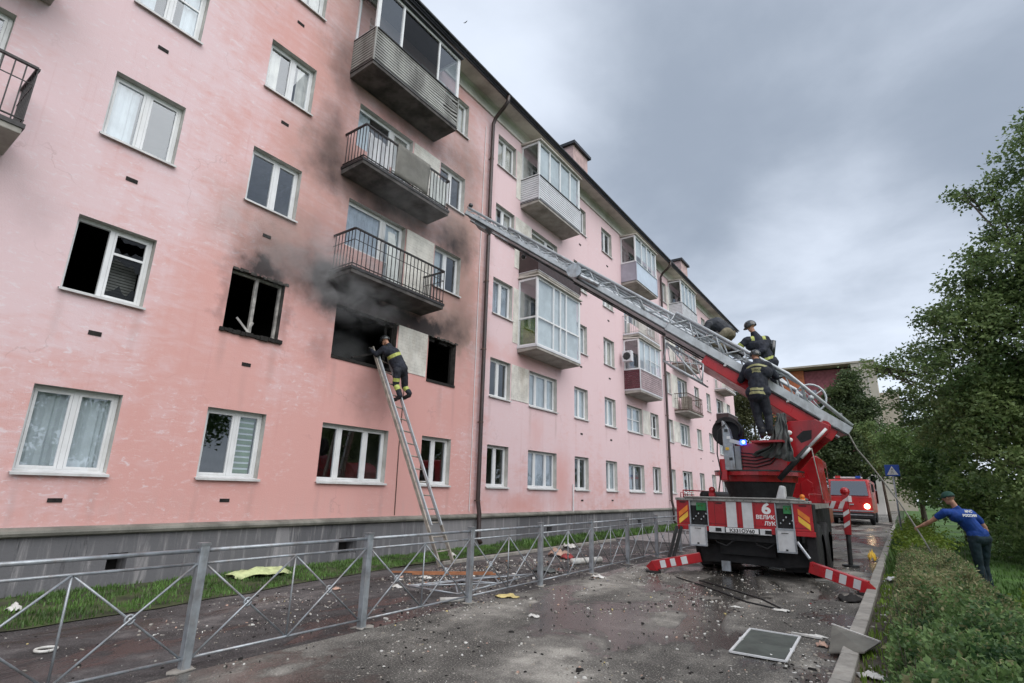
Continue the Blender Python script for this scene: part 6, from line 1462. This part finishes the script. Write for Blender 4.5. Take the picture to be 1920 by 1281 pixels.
chips('debris_chips', 160, (9.85, 10.2), (3.6, 16), .012, .05, ['foam_white', 'kerb_concrete', 'wood_grey'], [3, 4, 3], 'crumbs of plaster on the dirt strip behind the kerb', .046)
def heap(x, y): return max(0, 1-((x-3.4)/1.5)**2-((y-9.6)/3.4)**2)*(.5+.9*abs(mnoise.noise(Vector((x*2, y*2, 8)))))
chips('debris_heap', 2600, (2.0, 5.0), (6.2, 13.2), .010, .062, ['foam_white', 'kerb_concrete', 'charred', 'wood_grey', 'board_grey', 'plank_orange', 'cloth_pink'], [3, 4, 9, 4, 3, .8, .5], 'dense litter of charred boards, plaster and glass on the footpath under the burnt window', .002, heap, .5)
def scrap(name, label, cat, mat, c, sx, sy, h, seed, group='scraps on the ground', rot=0):
    mb = MB(); n = 14; vs = []; rr = random.Random(seed); ca, sa = math.cos(rot), math.sin(rot)
    def P(u, v, z): return (c[0]+u*ca-v*sa, c[1]+u*sa+v*ca, c[2]+z)
    N_ = 8
    for j in range(N_+1):
        for i in range(N_+1):
            u = (i/N_-.5)*2; v = (j/N_-.5)*2; f_ = max(0, 1-(u*u+v*v)*.45)
            k_ = Vector((u*2.2+seed, v*2.2, seed*.7)); z = max(.004, h*f_*(.6+.9*mnoise.noise(k_)))
            e = 1+.25*mnoise.noise(k_*1.3+Vector((5, 5, 5))); q = 1/math.sqrt(max(1, (u*u+v*v)/1.15)); vs.append(P(u*q*e*sx/2, v*q*e*sy/2, z))
    W_ = N_+1; mb.add(vs, [(j*W_+i, j*W_+i+1, (j+1)*W_+i+1, (j+1)*W_+i) for j in range(N_) for i in range(N_)])
    o = part(name, mb, mat, None, loc=c, smooth=True); sd = o.modifiers.new('s', 'SOLIDIFY'); sd.thickness = .006
    return setp(o, label, cat, group)
scrap('insulation_scrap', 'chunk of yellow foam on the road by the fallen fence panel', 'debris', 'foam_yellow', (5.12, 7.50, 0), .36, .13, .07, 1, rot=.7)
scrap('plaster_chunk', 'flat white plaster chunk alone on the road in front of the fence', 'debris', 'foam_white', (6.15, 6.66, 0), .17, .10, .045, 2)
scrap('rag', 'pink and tan heap of rags beyond the fence', 'rag', 'cloth_pink', (2.9, 12.9, 0), .6, .4, .22, 3)
scrap('rag', 'dark red rag beside the pink heap of rags', 'rag', 'cloth_red', (3.35, 12.6, 0), .35, .3, .16, 4)
scrap('rag', 'white crumpled rag on the grass near the building', 'rag', 'foam_white', (2.05, 15.0, 0), .45, .3, .18, 5)
scrap('foam_heap', 'pale lime heap of foam lying in the grass under the basement wall', 'debris', 'cloth_lime', (.75, 6.0, 0.02), .45, 1.1, .16, 6)
scrap('rag', 'bright white crumpled rag on the verge behind the kerb', 'rag', 'white_print', (10.05, 13.9, .05), .30, .25, .12, 7)
scrap('scrap', 'white crumpled scrap in the grass at the left edge of the view', 'debris', 'foam_white', (1.15, 2.5, .02), .22, .15, .09, 8)
scrap('scrap', 'pinkish white scrap on the footpath near the second post', 'debris', 'cloth_pink', (2.7, 6.15, 0), .14, .12, .05, 9)
scrap('scrap', 'white torn sheet scrap on the footpath behind the third post', 'debris', 'foam_white', (3.25, 6.95, 0), .22, .13, .05, 10)
scrap('scrap', 'white scrap under the foot of the leaning ladder', 'debris', 'foam_white', (2.9, 8.0, 0), .3, .12, .05, 11)
scrap('scrap', 'white scrap of plaster on the road right of the fence', 'debris', 'foam_white', (5.25, 10.4, 0), .28, .16, .07, 12)
scrap('scrap', 'white splinter of plaster between puddles behind the fire engine', 'debris', 'foam_white', (8.69, 9.45, 0), .24, .10, .04, 13)
scrap('scrap', 'small pale flake of plaster left of the puddle behind the fire engine', 'debris', 'foam_white', (8.1, 9.25, 0), .16, .07, .03, 14)
scrap('scrap', 'ragged white scrap just left of the kerb', 'debris', 'foam_white', (9.3, 8.1, 0), .26, .08, .03, 15)
scrap('scrap', 'yellow and orange plastic scrap lying by the kerb behind the engine', 'debris', 'yellow_mark', (9.48, 18.6, 0), .2, .5, .30, 16)
scrap('scrap', 'cream scrap on the kerb side beside the broken board', 'debris', 'cloth_pink', (9.42, 7.6, 0), .13, .10, .06, 17)
scrap('scrap', 'burnt black heap under the right outrigger tip', 'debris', 'charred', (9.45, 11.2, 0), .35, .5, .12, 18)
scrap('scrap', 'white knob of plaster by the wall under the drainpipe', 'debris', 'foam_white', (1.2, 10.7, .01), .2, .2, .14, 19)
scrap('scrap', 'white scrap in the bottom corner next to the kerb', 'debris', 'foam_white', (9.95, 6.45, .05), .25, .14, .07, 20)
scrap('scrap', 'grey scrap caught between fence and fallen panel', 'debris', 'canvas_grey', (4.1, 10.3, 0), .5, .3, .12, 21)
mb = MB(); mb.path([(3.39+.085*math.cos(t*math.pi/8), 2.22+.085*math.sin(t*math.pi/8), .02) for t in range(17)], .014, 6); setp(part('plastic_ring', mb, 'foam_white', loc=(3.39, 2.22, 0), smooth=True), 'white plastic ring lying on the dark footpath', 'ring')
mb = MB(); mb.tube((4.60, 6.52, .035), (4.86, 6.82, .035), .035, 10); setp(part('plastic_tube', mb, 'foam_white', loc=(4.73, 6.67, 0), smooth=True), 'short white tube lying at the foot of the fence post', 'tube')
mb = MB(); mb.tube((3.95, 11.7, .07), (4.25, 12.6, .07), .07, 12); setp(part('foam_roll', mb, 'foam_white', loc=(4.1, 12.15, 0), smooth=True), 'white foam roll behind the far fence posts', 'roll')
mb = MB(); mb.beam((2.05, 7.95, .03), (3.55, 9.22, .04), .05, .03); mb.beam((2.5, 8.05, .03), (3.75, 9.05, .05), .03, .03); setp(part('plank', mb, 'plank_orange', loc=(2.8, 8.6, 0)), 'orange brown wooden laths lying on the footpath below the ladder', 'plank')
mb = MB(); mb.beam((9.05, 8.0, .02), (9.38, 7.95, .02), .04, .02); setp(part('white_strip', mb, 'foam_white', loc=(9.2, 8, 0)), 'white plastic strip lying near the kerb', 'strip')
mb = MB(); mb.beam((8.7, 13.3, .02), (9.35, 13.5, .02), .05, .03); setp(part('white_strip', mb, 'siding_grey', loc=(9.0, 13.4, 0)), 'grey strip lying beside the right rear wheel', 'strip')
for i, (pts_) in enumerate(([(6.4, 11.6), (7.17, 10.87), (7.7, 10.3), (8.14, 9.79), (8.6, 9.55)], [(6.9, 11.5), (7.6, 10.9), (8.3, 10.2), (8.81, 9.38)])):
    mb = MB(); mb.path([(x, y, .012) for x, y in pts_], .012, 6); setp(part('cable', mb, 'rubber', loc=(pts_[0][0], pts_[0][1], 0), smooth=True), ['left one of two black cables trailing over the wet road', 'right one of two black cables trailing over the wet road'][i], 'cable', 'cables on the road')
SC = thing('window_screen', 'insect screen with white frame lying flat on the road', 'screen', (8.9, 7.25, 0))
q4 = [Vector((8.60, 7.88, .02)), Vector((9.16, 7.86, .02)), Vector((9.20, 6.63, .02)), Vector((8.66, 6.62, .02))]
for a, b in zip(q4, q4[1:]+q4[:1]): mb = MB(); mb.beam(a, b, .026, .016); part('frame_bar', mb, 'pvc_white', SC)
mb = MB(); mb.quad(*[p+Vector((0, 0, -.004)) for p in q4]); part('netting', mb, 'mesh_dark', SC)
for p in (q4[0].lerp(q4[3], .5), q4[1].lerp(q4[2], .6)): mb = MB(); mb.box(p.x-.02, p.x+.02, p.y-.03, p.y+.03, .015, .035); part('handle', mb, 'pvc_white', SC)
mb = MB(); mb.poly([(9.50, 7.95, .17), (9.98, 7.52, .14), (9.86, 7.05, .12), (9.52, 7.22, .03)], (.004, .004, .016)); o = part('broken_board', mb, 'board_grey', loc=(9.7, 7.5, .0)); setp(o, 'grey broken board tilted over the kerb', 'board')
mb = MB(); mb.beam((9.50, 7.96, .19), (9.985, 7.525, .16), .02, .014); bo = part('board_edge', mb, 'foam_white', o)

# ------------------------------------------------------------ smoke
def smoke(label, x0, x1, y0, y1, z0, z1, dens_, col, seed, thr=.45, group='smoke'):
    mb = MB(); mb.box(x0, x1, y0, y1, z0, z1)
    m, N = new_mat('smoke_%d' % seed); m.node_tree.nodes.clear(); N = NT(m.node_tree)
    oc = N.n('ShaderNodeTexCoord').outputs[0]; pos = N.n('ShaderNodeTexCoord').outputs[3]
    gq = N.n('ShaderNodeVectorMath', {0: oc, 1: (.5, .5, .5)}, operation='SUBTRACT').outputs[0]
    l = N.n('ShaderNodeVectorMath', {0: gq}, operation='LENGTH').outputs[1]
    fall = N.ramp(l, .50, .04)
    nz = N.noise(N.mapv(pos, (1, 1, 1.3), (seed, 2, 0)), 1.9, 5, .6, .6)
    d = N.m('MULTIPLY', N.m('MULTIPLY', fall, N.ramp(nz, thr, thr+.22)), dens_)
    v = N.n('ShaderNodeVolumePrincipled', {'Color': C4(col), 'Density': d, 'Anisotropy': .1})
    on = N.n('ShaderNodeOutputMaterial'); N.l.new(v.outputs[0], on.inputs[1])
    o = part('smoke', mb, 'smoke_%d' % seed, loc=((x0+x1)/2, (y0+y1)/2, z0)); setp(o, label, 'smoke', group, 'stuff'); return o
smoke('grey smoke drifting out under the left end of the third floor balcony', .03, 1.1, 4.9, 9.6, 4.9, 7.6, 1.5, (.97, .97, .975), 1, .38)
smoke('thin wisp of smoke rising from the burnt out window with the scorched upright', .02, .7, 4.6, 6.9, 5.4, 7.6, .9, (.96, .95, .94), 4, .40)
smoke('thin smoke hanging inside the big burnt opening', -2.2, -.25, 7.3, 9.5, 4.3, 5.8, 1.6, (.93, .95, .95), 2, .36)
smoke('faint haze of smoke in front of the balconies', .03, 1.6, 6.2, 12.2, 7.4, 11.6, .20, (.95, .94, .93), 3, .35)
